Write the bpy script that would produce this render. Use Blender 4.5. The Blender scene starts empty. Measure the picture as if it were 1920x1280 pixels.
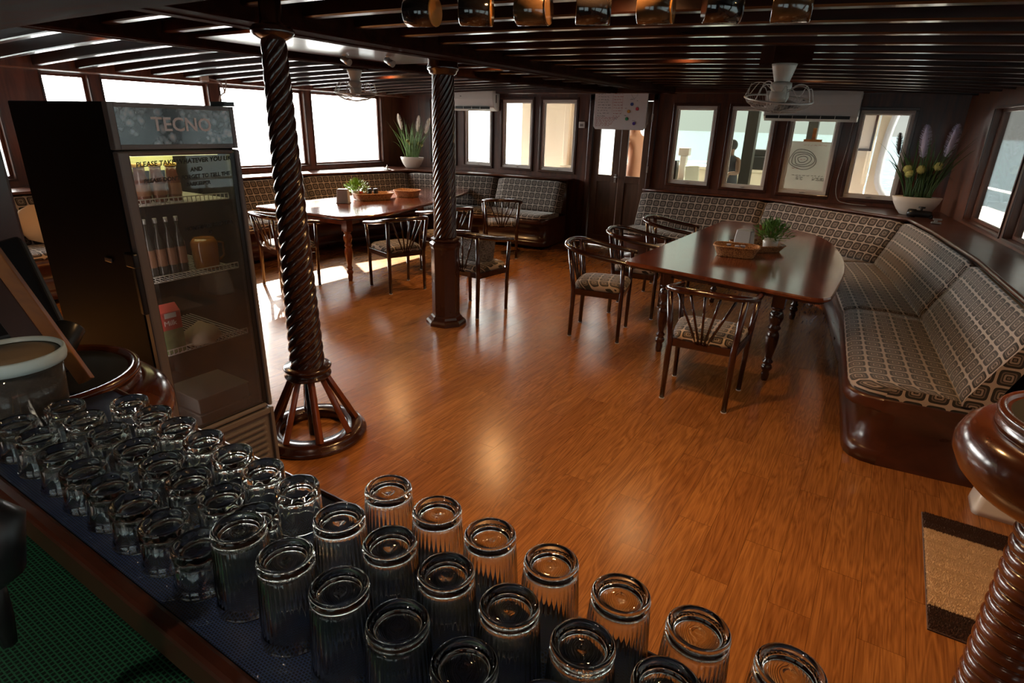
import bpy, math, random
from mathutils import Vector, Matrix
random.seed(7)
PI = math.pi
sc = bpy.context.scene
COL = sc.collection
D = bpy.data

# ------------------------------------------------------------------ camera
cam = D.objects.new('camera', D.cameras.new('camera')); COL.objects.link(cam)
R3 = Matrix(((0.84305, -0.20996, 0.49515), (0.53713, 0.28172, -0.79506), (0.02744, 0.93624, 0.35028)))
cam.matrix_world = Matrix.Translation((0, 0, 1.75)) @ R3.to_4x4()
cam.data.sensor_width = 36.0
cam.data.lens = 1085.0/1920*36
cam.data.clip_start = 0.02; cam.data.clip_end = 6000
sc.camera = cam
sc.view_settings.view_transform = 'Standard'
sc.view_settings.look = 'None'
sc.view_settings.gamma = 1.0
sc.view_settings.use_curve_mapping = False
sc.view_settings.exposure = 1.15
try:
    sc.cycles.max_bounces = 10; sc.cycles.transmission_bounces = 10; sc.cycles.transparent_max_bounces = 12
    sc.cycles.glossy_bounces = 4; sc.cycles.diffuse_bounces = 4
    sc.cycles.sample_clamp_indirect = 6.0; sc.cycles.use_denoising = True
    sc.cycles.caustics_reflective = True; sc.cycles.caustics_refractive = True; sc.cycles.blur_glossy = 1.0
except Exception: pass

# ------------------------------------------------------------------ sky
SUNV = Vector((-1.0, 0.60, 0.64)).normalized()       # towards the sun
w = D.worlds.new('world'); sc.world = w; w.use_nodes = True
nt = w.node_tree; nt.nodes.clear()
def N(nt, t, **k):
    n = nt.nodes.new(t)
    for a, b in k.items(): setattr(n, a, b)
    return n
tc = N(nt, 'ShaderNodeTexCoord')
nrm = N(nt, 'ShaderNodeVectorMath', operation='NORMALIZE'); nt.links.new(tc.outputs['Generated'], nrm.inputs[0])
dt = N(nt, 'ShaderNodeVectorMath', operation='DOT_PRODUCT'); nt.links.new(nrm.outputs[0], dt.inputs[0]); dt.inputs[1].default_value = (-0.93, 0.20, 0.3)
mr = N(nt, 'ShaderNodeMapRange'); nt.links.new(dt.outputs['Value'], mr.inputs['Value'])
mr.inputs['From Min'].default_value = -0.05; mr.inputs['From Max'].default_value = 0.85
rp = N(nt, 'ShaderNodeValToRGB'); nt.links.new(mr.outputs[0], rp.inputs[0])
rp.color_ramp.elements[0].color = (0.29, 0.29, 0.265, 1); rp.color_ramp.elements[1].color = (11.0, 10.8, 10.4, 1)
e = rp.color_ramp.elements.new(0.35); e.color = (0.31, 0.32, 0.295, 1); e = rp.color_ramp.elements.new(0.62); e.color = (0.38, 0.40, 0.36, 1)
e = rp.color_ramp.elements.new(0.78); e.color = (2.6, 2.6, 2.5, 1)
bg = N(nt, 'ShaderNodeBackground'); nt.links.new(rp.outputs[0], bg.inputs[0]); bg.inputs[1].default_value = 1.0
wo = N(nt, 'ShaderNodeOutputWorld'); nt.links.new(bg.outputs[0], wo.inputs[0])
sun = D.objects.new('sun', D.lights.new('sun', 'SUN')); COL.objects.link(sun)
sun.data.energy = 26.0; sun.data.angle = math.radians(0.8); sun.data.color = (1.0, 0.93, 0.82)
sun.rotation_euler = SUNV.to_track_quat('Z', 'Y').to_euler()
sun.location = (-30, 18, 23)

# ------------------------------------------------------------------ materials
MC = {}
def base_mat(name):
    m = D.materials.new(name); m.use_nodes = True
    b = m.node_tree.nodes['Principled BSDF']
    return m, m.node_tree, b
def mat(name, col, rough=0.5, metal=0.0, coat=0.0, trans=0.0, ior=1.45, emit=None, es=0.0, noise=0.0, nscale=8.0, bump=0.0, sheen=0.0, alpha=1.0):
    if name in MC: return MC[name]
    m, nt, b = base_mat(name)
    b.inputs['Base Color'].default_value = (*col, 1); b.inputs['Roughness'].default_value = rough
    b.inputs['Metallic'].default_value = metal; b.inputs['Coat Weight'].default_value = coat; b.inputs['Coat Roughness'].default_value = 0.08
    b.inputs['Transmission Weight'].default_value = trans; b.inputs['IOR'].default_value = ior
    b.inputs['Sheen Weight'].default_value = sheen
    if emit: b.inputs['Emission Color'].default_value = (*emit, 1); b.inputs['Emission Strength'].default_value = es
    if noise or bump:
        tc = N(nt, 'ShaderNodeTexCoord'); no = N(nt, 'ShaderNodeTexNoise'); no.inputs['Scale'].default_value = nscale; no.inputs['Detail'].default_value = 4
        nt.links.new(tc.outputs['Object'], no.inputs['Vector'])
        if noise:
            mx = N(nt, 'ShaderNodeMix', data_type='RGBA'); nt.links.new(no.outputs['Fac'], mx.inputs[0])
            mx.inputs[6].default_value = (*[c*(1-noise) for c in col], 1); mx.inputs[7].default_value = (*[min(1, c*(1+noise)) for c in col], 1)
            nt.links.new(mx.outputs[2], b.inputs['Base Color'])
        if bump:
            bp = N(nt, 'ShaderNodeBump'); bp.inputs['Strength'].default_value = bump; bp.inputs['Distance'].default_value = 0.004
            nt.links.new(no.outputs['Fac'], bp.inputs['Height']); nt.links.new(bp.outputs[0], b.inputs['Normal'])
    MC[name] = m; return m

def wood(name, c0, c1, rough=0.25, coat=0.5, scale=(3, 3, 22), axis_stretch=None, spec=0.5):
    if name in MC: return MC[name]
    m, nt, b = base_mat(name)
    tc = N(nt, 'ShaderNodeTexCoord'); mp = N(nt, 'ShaderNodeMapping'); mp.inputs['Scale'].default_value = scale
    nt.links.new(tc.outputs['Object'], mp.inputs['Vector'])
    no = N(nt, 'ShaderNodeTexNoise'); no.inputs['Scale'].default_value = 1.0; no.inputs['Detail'].default_value = 6; no.inputs['Distortion'].default_value = 0.8
    nt.links.new(mp.outputs[0], no.inputs['Vector'])
    rp = N(nt, 'ShaderNodeValToRGB'); nt.links.new(no.outputs['Fac'], rp.inputs[0])
    rp.color_ramp.elements[0].position = 0.32; rp.color_ramp.elements[0].color = (*c0, 1)
    rp.color_ramp.elements[1].position = 0.7; rp.color_ramp.elements[1].color = (*c1, 1)
    nt.links.new(rp.outputs[0], b.inputs['Base Color'])
    r2 = N(nt, 'ShaderNodeMapRange'); nt.links.new(no.outputs['Fac'], r2.inputs[0]); r2.inputs['To Min'].default_value = rough*0.75; r2.inputs['To Max'].default_value = rough*1.3
    nt.links.new(r2.outputs[0], b.inputs['Roughness'])
    bp = N(nt, 'ShaderNodeBump'); bp.inputs['Strength'].default_value = 0.12; bp.inputs['Distance'].default_value = 0.003
    nt.links.new(no.outputs['Fac'], bp.inputs['Height']); nt.links.new(bp.outputs[0], b.inputs['Normal'])
    b.inputs['Coat Weight'].default_value = coat; b.inputs['Coat Roughness'].default_value = 0.12
    b.inputs['Specular IOR Level'].default_value = spec
    MC[name] = m; return m

W_DARK = wood('dark_mahogany', (0.022, 0.006, 0.003), (0.075, 0.020, 0.009), 0.3, 0.35, (3, 3, 3))
W_BEAM = wood('beam_mahogany', (0.013, 0.004, 0.002), (0.040, 0.011, 0.006), 0.3, 0.3, (2, 14, 14), None, 0.4)
W_WALL = wood('wall_mahogany', (0.045, 0.012, 0.006), (0.12, 0.032, 0.013), 0.38, 0.25, (14, 14, 1.6))
W_CHAIR = wood('chair_lacquer', (0.018, 0.005, 0.003), (0.045, 0.012, 0.006), 0.18, 0.7, (20, 20, 3))
W_TABLE = wood('table_mahogany', (0.075, 0.016, 0.006), (0.19, 0.045, 0.015), 0.2, 0.85, (9, 2.2, 9))
W_RED = wood('red_mahogany', (0.10, 0.022, 0.008), (0.24, 0.06, 0.02), 0.2, 0.7, (8, 8, 2.5))
W_COL = wood('column_mahogany', (0.022, 0.007, 0.004), (0.055, 0.016, 0.008), 0.22, 0.6, (8, 8, 2))
W_BULB = wood('bulb_mahogany', (0.045, 0.011, 0.005), (0.17, 0.044, 0.013), 0.2, 0.6, (5, 5, 9))
W_BENCH = wood('bench_mahogany', (0.030, 0.008, 0.004), (0.085, 0.022, 0.010), 0.3, 0.35, (3, 3, 6))
W_ORANGE = wood('orange_wood', (0.20, 0.062, 0.010), (0.36, 0.12, 0.018), 0.55, 0.0, (4, 18, 18))
W_FRAME = wood('window_timber', (0.07, 0.022, 0.012), (0.17, 0.060, 0.030), 0.4, 0.25, (12, 12, 2))
BLACK = mat('black_plastic', (0.012, 0.012, 0.013), 0.35)
FRIDGE_SIDE = mat('black_enamel', (0.008, 0.008, 0.009), 0.5, noise=0.3, nscale=5); FRIDGE_SIDE.node_tree.nodes['Principled BSDF'].inputs['Specular IOR Level'].default_value = 0.08
FRIDGE_GREY = mat('grey_plastic', (0.17, 0.145, 0.135), 0.4)
WHITE = mat('white_plastic', (0.62, 0.60, 0.58), 0.3, coat=0.2)
WFRAME = mat('white_frame', (0.55, 0.50, 0.47), 0.4)
CERAMIC = mat('white_ceramic', (0.72, 0.66, 0.60), 0.3, coat=0.3)
STEEL = mat('brushed_steel', (0.42, 0.41, 0.40), 0.35, metal=0.9)
CREAM = mat('cream_paint', (0.72, 0.66, 0.55), 0.6)
WIRE = mat('white_wire', (0.55, 0.53, 0.50), 0.4)

def glass_mat(name, col=(1, 1, 1), rough=0.0, ior=1.48):
    m = D.materials.new(name); m.use_nodes = True; nt = m.node_tree; nt.nodes.clear()
    g = N(nt, 'ShaderNodeBsdfGlass'); g.inputs['Color'].default_value = (*col, 1); g.inputs['Roughness'].default_value = rough; g.inputs['IOR'].default_value = ior
    o = N(nt, 'ShaderNodeOutputMaterial'); nt.links.new(g.outputs[0], o.inputs[0]); return m
GLASS = glass_mat('clear_glass', (0.98, 0.99, 0.98))
def pane_mat(name, tint=(0.95, 0.96, 0.95), refl=0.6, haze=0.0, hcol=(0.4, 0.38, 0.36), zgrad=None):
    m = D.materials.new(name); m.use_nodes = True; nt = m.node_tree; nt.nodes.clear()
    t = N(nt, 'ShaderNodeBsdfTransparent'); t.inputs[0].default_value = (*tint, 1)
    g = N(nt, 'ShaderNodeBsdfGlossy'); g.inputs['Roughness'].default_value = 0.02
    f = N(nt, 'ShaderNodeFresnel'); f.inputs['IOR'].default_value = 1.45
    ml = N(nt, 'ShaderNodeMath', operation='MULTIPLY'); nt.links.new(f.outputs[0], ml.inputs[0]); ml.inputs[1].default_value = refl
    mx = N(nt, 'ShaderNodeMixShader'); nt.links.new(ml.outputs[0], mx.inputs[0]); nt.links.new(t.outputs[0], mx.inputs[1]); nt.links.new(g.outputs[0], mx.inputs[2])
    last = mx
    if haze:
        d = N(nt, 'ShaderNodeBsdfDiffuse'); d.inputs[0].default_value = (*hcol, 1)
        tc = N(nt, 'ShaderNodeTexCoord'); no = N(nt, 'ShaderNodeTexNoise'); no.inputs['Scale'].default_value = 5; no.inputs['Detail'].default_value = 8; no.inputs['Roughness'].default_value = 0.7
        nt.links.new(tc.outputs['Object'], no.inputs['Vector'])
        r = N(nt, 'ShaderNodeMapRange'); nt.links.new(no.outputs['Fac'], r.inputs[0]); r.inputs['From Min'].default_value = 0.3; r.inputs['From Max'].default_value = 0.75
        r.inputs['To Min'].default_value = haze*0.45; r.inputs['To Max'].default_value = haze*1.4
        m2 = N(nt, 'ShaderNodeMixShader'); nt.links.new(r.outputs[0], m2.inputs[0]); nt.links.new(mx.outputs[0], m2.inputs[1]); nt.links.new(d.outputs[0], m2.inputs[2])
        last = m2
    o = N(nt, 'ShaderNodeOutputMaterial'); nt.links.new(last.outputs[0], o.inputs[0]); return m
PANE = pane_mat('window_glass', (0.96, 0.97, 0.96), 0.7)
PANE_TINT = pane_mat('tinted_window_glass', (0.86, 0.91, 0.86), 0.7)
PANE_FOG = pane_mat('misted_door_glass', (0.78, 0.76, 0.74), 1.0, 0.11, (0.27, 0.255, 0.255))
TUBP = pane_mat('clear_tub_plastic', (0.80, 0.76, 0.70), 0.8, 0.12, (0.5, 0.45, 0.4))

def fabric_mat(name, tile=0.075, bgc=(0.31, 0.235, 0.185), inner=(0.105, 0.07, 0.05), dark=(0.012, 0.008, 0.006)):
    m, nt, b = base_mat(name)
    uv = N(nt, 'ShaderNodeUVMap')
    sp = N(nt, 'ShaderNodeSeparateXYZ'); nt.links.new(uv.outputs[0], sp.inputs[0])
    outs = []
    for ax in (0, 1):
        a = N(nt, 'ShaderNodeMath', operation='DIVIDE'); nt.links.new(sp.outputs[ax], a.inputs[0]); a.inputs[1].default_value = tile
        f = N(nt, 'ShaderNodeMath', operation='FRACT'); nt.links.new(a.outputs[0], f.inputs[0])
        s = N(nt, 'ShaderNodeMath', operation='SUBTRACT'); nt.links.new(f.outputs[0], s.inputs[0]); s.inputs[1].default_value = 0.5
        ab = N(nt, 'ShaderNodeMath', operation='ABSOLUTE'); nt.links.new(s.outputs[0], ab.inputs[0])
        p = N(nt, 'ShaderNodeMath', operation='POWER'); nt.links.new(ab.outputs[0], p.inputs[0]); p.inputs[1].default_value = 5.0
        outs.append(p)
    ad = N(nt, 'ShaderNodeMath', operation='ADD'); nt.links.new(outs[0].outputs[0], ad.inputs[0]); nt.links.new(outs[1].outputs[0], ad.inputs[1])
    rt = N(nt, 'ShaderNodeMath', operation='POWER'); nt.links.new(ad.outputs[0], rt.inputs[0]); rt.inputs[1].default_value = 0.2
    rp = N(nt, 'ShaderNodeValToRGB'); nt.links.new(rt.outputs[0], rp.inputs[0]); cr = rp.color_ramp; cr.interpolation = 'CONSTANT'
    mid = tuple((x+y)/2 for x, y in zip(bgc, inner))
    cr.elements[0].position = 0.0; cr.elements[0].color = (*inner, 1)
    cr.elements[1].position = 0.065; cr.elements[1].color = (*dark, 1)
    for p, c in ((0.115, mid), (0.20, dark), (0.25, inner), (0.315, dark), (0.435, bgc)):
        e = cr.elements.new(p); e.color = (*c, 1)
    no = N(nt, 'ShaderNodeTexNoise'); no.inputs['Scale'].default_value = 260; nt.links.new(uv.outputs[0], no.inputs['Vector'])
    mx = N(nt, 'ShaderNodeMix', data_type='RGBA', blend_type='MULTIPLY'); mx.inputs[0].default_value = 0.5
    nt.links.new(rp.outputs[0], mx.inputs[6]); nt.links.new(no.outputs['Color'], mx.inputs[7])
    hs = N(nt, 'ShaderNodeHueSaturation'); nt.links.new(mx.outputs[2], hs.inputs['Color']); hs.inputs['Saturation'].default_value = 0.85; hs.inputs['Value'].default_value = 1.6
    nt.links.new(hs.outputs[0], b.inputs['Base Color'])
    bp = N(nt, 'ShaderNodeBump'); bp.inputs['Strength'].default_value = 0.25; bp.inputs['Distance'].default_value = 0.002
    nt.links.new(no.outputs['Fac'], bp.inputs['Height']); nt.links.new(bp.outputs[0], b.inputs['Normal'])
    b.inputs['Roughness'].default_value = 0.85; b.inputs['Sheen Weight'].default_value = 0.25
    return m
FABRIC = fabric_mat('spiral_square_fabric', 0.098)
FABRIC_S = fabric_mat('spiral_square_fabric_seat', 0.105)
FABRIC_C = fabric_mat('spiral_square_fabric_chair', 0.09)

def floor_mat():
    m, nt, b = base_mat('plank_floor')
    tc = N(nt, 'ShaderNodeTexCoord')
    sp = N(nt, 'ShaderNodeSeparateXYZ'); nt.links.new(tc.outputs['Object'], sp.inputs[0])
    cb = N(nt, 'ShaderNodeCombineXYZ'); nt.links.new(sp.outputs[1], cb.inputs[0]); nt.links.new(sp.outputs[0], cb.inputs[1])
    mp0 = N(nt, 'ShaderNodeMapping'); nt.links.new(cb.outputs[0], mp0.inputs[0]); mp0.inputs['Location'].default_value = (0.33, 0.065, 0)
    br = N(nt, 'ShaderNodeTexBrick'); nt.links.new(mp0.outputs[0], br.inputs['Vector'])
    br.offset = 0.37; br.offset_frequency = 2
    br.inputs['Scale'].default_value = 1.0; br.inputs['Brick Width'].default_value = 0.92; br.inputs['Row Height'].default_value = 0.155
    br.inputs['Mortar Size'].default_value = 0.0007; br.inputs['Mortar Smooth'].default_value = 0.3; br.inputs['Bias'].default_value = 0.0
    br.inputs['Color1'].default_value = (0, 0, 0, 1); br.inputs['Color2'].default_value = (1, 1, 1, 1); br.inputs['Mortar'].default_value = (0.5, 0.5, 0.5, 1)
    # offset the grain per plank
    vm = N(nt, 'ShaderNodeVectorMath', operation='MULTIPLY_ADD'); nt.links.new(br.outputs['Color'], vm.inputs[0]); vm.inputs[1].default_value = (7, 5, 9); nt.links.new(tc.outputs['Object'], vm.inputs[2])
    mp = N(nt, 'ShaderNodeMapping'); nt.links.new(vm.outputs[0], mp.inputs[0]); mp.inputs['Scale'].default_value = (10, 0.8, 1)
    no = N(nt, 'ShaderNodeTexNoise'); nt.links.new(mp.outputs[0], no.inputs['Vector']); no.inputs['Scale'].default_value = 1.3; no.inputs['Detail'].default_value = 3; no.inputs['Distortion'].default_value = 0.6
    # growth rings = contour lines of a smooth field
    ml = N(nt, 'ShaderNodeMath', operation='MULTIPLY'); nt.links.new(no.outputs['Fac'], ml.inputs[0]); ml.inputs[1].default_value = 22
    fr = N(nt, 'ShaderNodeMath', operation='PINGPONG'); nt.links.new(ml.outputs[0], fr.inputs[0]); fr.inputs[1].default_value = 1.0
    mp2 = N(nt, 'ShaderNodeMapping'); nt.links.new(vm.outputs[0], mp2.inputs[0]); mp2.inputs['Scale'].default_value = (190, 6, 1)
    n2 = N(nt, 'ShaderNodeTexNoise'); nt.links.new(mp2.outputs[0], n2.inputs['Vector']); n2.inputs['Scale'].default_value = 1.0; n2.inputs['Detail'].default_value = 5
    mix = N(nt, 'ShaderNodeMix', data_type='FLOAT'); mix.inputs[0].default_value = 0.74; nt.links.new(fr.outputs[0], mix.inputs[2]); nt.links.new(n2.outputs['Fac'], mix.inputs[3])
    rp = N(nt, 'ShaderNodeValToRGB'); nt.links.new(mix.outputs[0], rp.inputs[0])
    rp.color_ramp.elements[0].position = 0.22; rp.color_ramp.elements[0].color = (0.165, 0.056, 0.015, 1)
    rp.color_ramp.elements[1].position = 0.72; rp.color_ramp.elements[1].color = (0.37, 0.152, 0.040, 1)
    rp2 = N(nt, 'ShaderNodeValToRGB'); nt.links.new(br.outputs['Color'], rp2.inputs[0])
    rp2.color_ramp.elements[0].color = (0.86, 0.81, 0.78, 1); rp2.color_ramp.elements[1].color = (1.06, 1.07, 1.04, 1)
    mx = N(nt, 'ShaderNodeMix', data_type='RGBA', blend_type='MULTIPLY'); mx.inputs[0].default_value = 1; nt.links.new(rp.outputs[0], mx.inputs[6]); nt.links.new(rp2.outputs[0], mx.inputs[7])
    mo = N(nt, 'ShaderNodeMix', data_type='RGBA'); nt.links.new(br.outputs['Fac'], mo.inputs[0]); nt.links.new(mx.outputs[2], mo.inputs[6]); mo.inputs[7].default_value = (0.05, 0.015, 0.005, 1)
    # worn dull patches near the right-hand table
    n3 = N(nt, 'ShaderNodeTexNoise'); nt.links.new(tc.outputs['Object'], n3.inputs['Vector']); n3.inputs['Scale'].default_value = 1.7; n3.inputs['Detail'].default_value = 6
    rr = N(nt, 'ShaderNodeMapRange'); nt.links.new(n3.outputs['Fac'], rr.inputs[0]); rr.inputs['To Min'].default_value = 0.17; rr.inputs['To Max'].default_value = 0.30
    nt.links.new(rr.outputs[0], b.inputs['Roughness']); nt.links.new(mo.outputs[2], b.inputs['Base Color'])
    bp = N(nt, 'ShaderNodeBump'); bp.inputs['Strength'].default_value = 0.10; bp.inputs['Distance'].default_value = 0.002
    nt.links.new(n2.outputs['Fac'], bp.inputs['Height']); nt.links.new(bp.outputs[0], b.inputs['Normal'])
    b.inputs['Specular IOR Level'].default_value = 0.5
    return m
FLOOR = floor_mat()

def weave_mat(name, c0, c1, su=90, sv=60, rough=0.6, coat=0.0, bump=0.6):
    m, nt, b = base_mat(name)
    tc = N(nt, 'ShaderNodeTexCoord'); mp = N(nt, 'ShaderNodeMapping'); nt.links.new(tc.outputs['Object'], mp.inputs[0]); mp.inputs['Scale'].default_value = (su, su, sv)
    br = N(nt, 'ShaderNodeTexVoronoi'); nt.links.new(mp.outputs[0], br.inputs['Vector']); br.inputs['Scale'].default_value = 1.0
    rp = N(nt, 'ShaderNodeValToRGB'); nt.links.new(br.outputs['Distance'], rp.inputs[0])
    rp.color_ramp.elements[0].position = 0.25; rp.color_ramp.elements[0].color = (*c1, 1); rp.color_ramp.elements[1].position = 0.75; rp.color_ramp.elements[1].color = (*c0, 1)
    nt.links.new(rp.outputs[0], b.inputs['Base Color']); b.inputs['Roughness'].default_value = rough
    bp = N(nt, 'ShaderNodeBump'); bp.inputs['Strength'].default_value = bump; bp.inputs['Distance'].default_value = 0.003; bp.invert = True
    nt.links.new(br.outputs['Distance'], bp.inputs['Height']); nt.links.new(bp.outputs[0], b.inputs['Normal'])
    b.inputs['Coat Weight'].default_value = coat; b.inputs['Coat Roughness'].default_value = 0.02
    return m
WICKER = weave_mat('wicker', (0.16, 0.055, 0.02), (0.55, 0.28, 0.11), 110, 160)
GREYWICK = weave_mat('grey_wicker', (0.05, 0.045, 0.042), (0.26, 0.24, 0.23), 60, 130)

def mesh_mat(name, c0, c1, scale=150, coat=0.0):
    "anti-slip net: staggered round holes"
    m, nt, b = base_mat(name)
    tc = N(nt, 'ShaderNodeTexCoord'); mp = N(nt, 'ShaderNodeMapping'); nt.links.new(tc.outputs['Object'], mp.inputs[0]); mp.inputs['Scale'].default_value = (scale, scale*1.3, 1)
    br = N(nt, 'ShaderNodeTexBrick'); nt.links.new(mp.outputs[0], br.inputs['Vector'])
    br.inputs['Scale'].default_value = 1.0; br.inputs['Brick Width'].default_value = 1.0; br.inputs['Row Height'].default_value = 1.0; br.inputs['Mortar Size'].default_value = 0.2; br.inputs['Mortar Smooth'].default_value = 0.4
    br.inputs['Color1'].default_value = (*c0, 1); br.inputs['Color2'].default_value = (*c0, 1); br.inputs['Mortar'].default_value = (*c1, 1)
    nt.links.new(br.outputs['Color'], b.inputs['Base Color']); b.inputs['Roughness'].default_value = 0.55
    bp = N(nt, 'ShaderNodeBump'); bp.inputs['Strength'].default_value = 0.6; bp.inputs['Distance'].default_value = 0.002
    nt.links.new(br.outputs['Fac'], bp.inputs['Height']); nt.links.new(bp.outputs[0], b.inputs['Normal'])
    b.inputs['Coat Weight'].default_value = coat; b.inputs['Coat Roughness'].default_value = 0.015
    return m
BLUEMAT = mesh_mat('navy_net_mat', (0.003, 0.006, 0.014), (0.020, 0.050, 0.15), 240, 1.0)
GREENMAT = mesh_mat('green_net_mat', (0.001, 0.012, 0.006), (0.012, 0.11, 0.05), 130, 0.0)

def iceberg_mat():
    m, nt, b = base_mat('iceberg_print')
    tc = N(nt, 'ShaderNodeTexCoord')
    v = N(nt, 'ShaderNodeTexVoronoi'); v.inputs['Scale'].default_value = 34; nt.links.new(tc.outputs['Object'], v.inputs['Vector'])
    n = N(nt, 'ShaderNodeTexNoise'); n.inputs['Scale'].default_value = 12; n.inputs['Detail'].default_value = 9; n.inputs['Distortion'].default_value = 1.0; nt.links.new(tc.outputs['Object'], n.inputs['Vector'])
    ad = N(nt, 'ShaderNodeMath', operation='MULTIPLY_ADD'); nt.links.new(v.outputs['Distance'], ad.inputs[0]); ad.inputs[1].default_value = -0.35; nt.links.new(n.outputs['Fac'], ad.inputs[2])
    rp = N(nt, 'ShaderNodeValToRGB'); nt.links.new(ad.outputs[0], rp.inputs[0]); cr = rp.color_ramp
    cr.elements[0].position = 0.34; cr.elements[0].color = (0.008, 0.009, 0.011, 1); cr.elements[1].position = 0.55; cr.elements[1].color = (0.42, 0.40, 0.40, 1)
    e = cr.elements.new(0.365); e.color = (0.10, 0.125, 0.14, 1); e = cr.elements.new(0.43); e.color = (0.20, 0.25, 0.28, 1)
    nt.links.new(rp.outputs[0], b.inputs['Base Color']); b.inputs['Roughness'].default_value = 0.15; b.inputs['Coat Weight'].default_value = 0.5
    return m
ICE = iceberg_mat()

# ------------------------------------------------------------------ mesh builder
def catmull(pts, n=6):
    P = [Vector(p) for p in pts]; P = [P[0]*2-P[1]]+P+[P[-1]*2-P[-2]]; out = []
    for i in range(1, len(P)-2):
        for k in range(n):
            t = k/n; a, b_, c, d = P[i-1], P[i], P[i+1], P[i+2]
            out.append(0.5*((2*b_)+(c-a)*t+(2*a-5*b_+4*c-d)*t*t+(-a+3*b_-3*c+d)*t**3))
    out.append(P[-2].copy()); return out

ORG = {}
class MB:
    def __init__(s): s.v = []; s.f = []; s.uv = []; s.sm = []
    def face(s, idx, uv=None, smooth=False): s.f.append(tuple(idx)); s.uv.append(uv); s.sm.append(smooth)
    def box(s, c, d, rz=0.0, taper=1.0, M=None):
        b = len(s.v); cx, cy, cz = c; dx, dy, dz = [q/2 for q in d]; cr, sr = math.cos(rz), math.sin(rz)
        for z in (-1, 1):
            k = taper if z > 0 else 1.0
            for x, y in ((-1, -1), (1, -1), (1, 1), (-1, 1)):
                X, Y = x*dx*k, y*dy*k
                p = Vector((cx+X*cr-Y*sr, cy+X*sr+Y*cr, cz+z*dz))
                s.v.append(M @ p if M else p)
        for f in ((0, 3, 2, 1), (4, 5, 6, 7), (0, 1, 5, 4), (1, 2, 6, 5), (2, 3, 7, 6), (3, 0, 4, 7)): s.face([b+i for i in f])
        return s
    def prism(s, poly, z0, z1):
        b = len(s.v); n = len(poly)
        A = sum(poly[i][0]*poly[(i+1) % n][1]-poly[(i+1) % n][0]*poly[i][1] for i in range(n))
        if A < 0: poly = poly[::-1]
        for z in (z0, z1):
            for p in poly: s.v.append(Vector((p[0], p[1], z)))
        s.face([b+i for i in range(n-1, -1, -1)]); s.face([b+n+i for i in range(n)])
        for i in range(n): j = (i+1) % n; s.face([b+i, b+j, b+n+j, b+n+i])
        return s
    def rings(s, rings, cap=True, smooth=True, close=False, uvs=None):
        b = len(s.v); n = len(rings[0])
        for r in rings: s.v.extend([Vector(p) for p in r])
        m = len(rings)
        for i in range(m if close else m-1):
            for k in range(n):
                l = (k+1) % n; i2 = (i+1) % m
                u = None
                if uvs:
                    U, V = uvs; u = ((U[i], V[k]), (U[i], V[k+1]), (U[i+1], V[k+1]), (U[i+1], V[k]))
                s.face([b+i*n+k, b+i*n+l, b+i2*n+l, b+i2*n+k], u, smooth)
        if cap and not close:
            for (i, rev) in ((0, True), (m-1, False)):
                idx = [b+i*n+k for k in range(n)]
                if rev: idx = idx[::-1]
                u = None
                if uvs:
                    r = rings[i]; c0 = Vector(r[0])
                    u = [((Vector(r[k])-c0).xy.length, Vector(r[k]).z) for k in (range(n-1, -1, -1) if rev else range(n))]
                s.face(idx, u, False)
        return s
    def tube(s, pts, rad, seg=10, cap=True, flat=None, close=False):
        P = [Vector(p) for p in pts]; n = len(P)
        if not hasattr(rad, '__len__'): rad = [rad]*n
        rings = []; up = None
        for i in range(n):
            t = (P[(i+1) % n]-P[i-1]) if close else (P[min(i+1, n-1)]-P[max(i-1, 0)])
            t.normalize()
            if up is None:
                up = Vector((0, 0, 1)) if abs(t.z) < 0.9 else Vector((1, 0, 0))
            if flat is not None: up = Vector(flat)
            a = t.cross(up)
            if a.length < 1e-6: a = t.cross(Vector((1, 0.01, 0)))
            a.normalize(); bb = a.cross(t); bb.normalize()
            if flat is None: up = bb
            rings.append([P[i]+rad[i]*(math.cos(2*PI*k/seg)*a+math.sin(2*PI*k/seg)*bb) for k in range(seg)])
        return s.rings(rings, cap, True, close)
    def lathe(s, prof, seg=24, c=(0, 0, 0), fn=None, smooth=True, cap=True):
        rings = []
        for r, z in prof:
            rings.append([(c[0]+(r*(fn(2*PI*k/seg, r, z) if fn else 1))*math.cos(2*PI*k/seg), c[1]+(r*(fn(2*PI*k/seg, r, z) if fn else 1))*math.sin(2*PI*k/seg), c[2]+z) for k in range(seg)])
        return s.rings(rings, cap, smooth)
    def sphere(s, c, r, seg=14, rg=8, sq=(1, 1, 1)):
        rr = []
        for i in range(1, rg):
            a = PI*i/rg-PI/2
            rr.append([(c[0]+r*sq[0]*math.cos(a)*math.cos(2*PI*k/seg), c[1]+r*sq[1]*math.cos(a)*math.sin(2*PI*k/seg), c[2]+r*sq[2]*math.sin(a)) for k in range(seg)])
        return s.rings(rr, True, True)
    def build(s, name, m, parent=None, bevel=0.0, world=True, bseg=2):
        org = ORG.get(parent.name, Vector((0, 0, 0))) if parent else Vector((0, 0, 0))
        me = D.meshes.new(name); me.from_pydata([tuple(p-org) for p in s.v], [], s.f)
        if any(u for u in s.uv):
            ul = me.uv_layers.new(name='UVMap'); i = 0
            for f, u in zip(s.f, s.uv):
                for k in range(len(f)):
                    ul.data[i].uv = u[k] if u else (0.0, 0.0)
                    i += 1
        me.polygons.foreach_set('use_smooth', s.sm)
        me.materials.append(m); me.update()
        o = D.objects.new(name, me); COL.objects.link(o)
        if parent: o.parent = parent; ORG[o.name] = org
        if bevel:
            b = o.modifiers.new('bevel', 'BEVEL'); b.width = bevel; b.segments = bseg; b.limit_method = 'ANGLE'; b.angle_limit = math.radians(40); b.harden_normals = False
        return o
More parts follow.
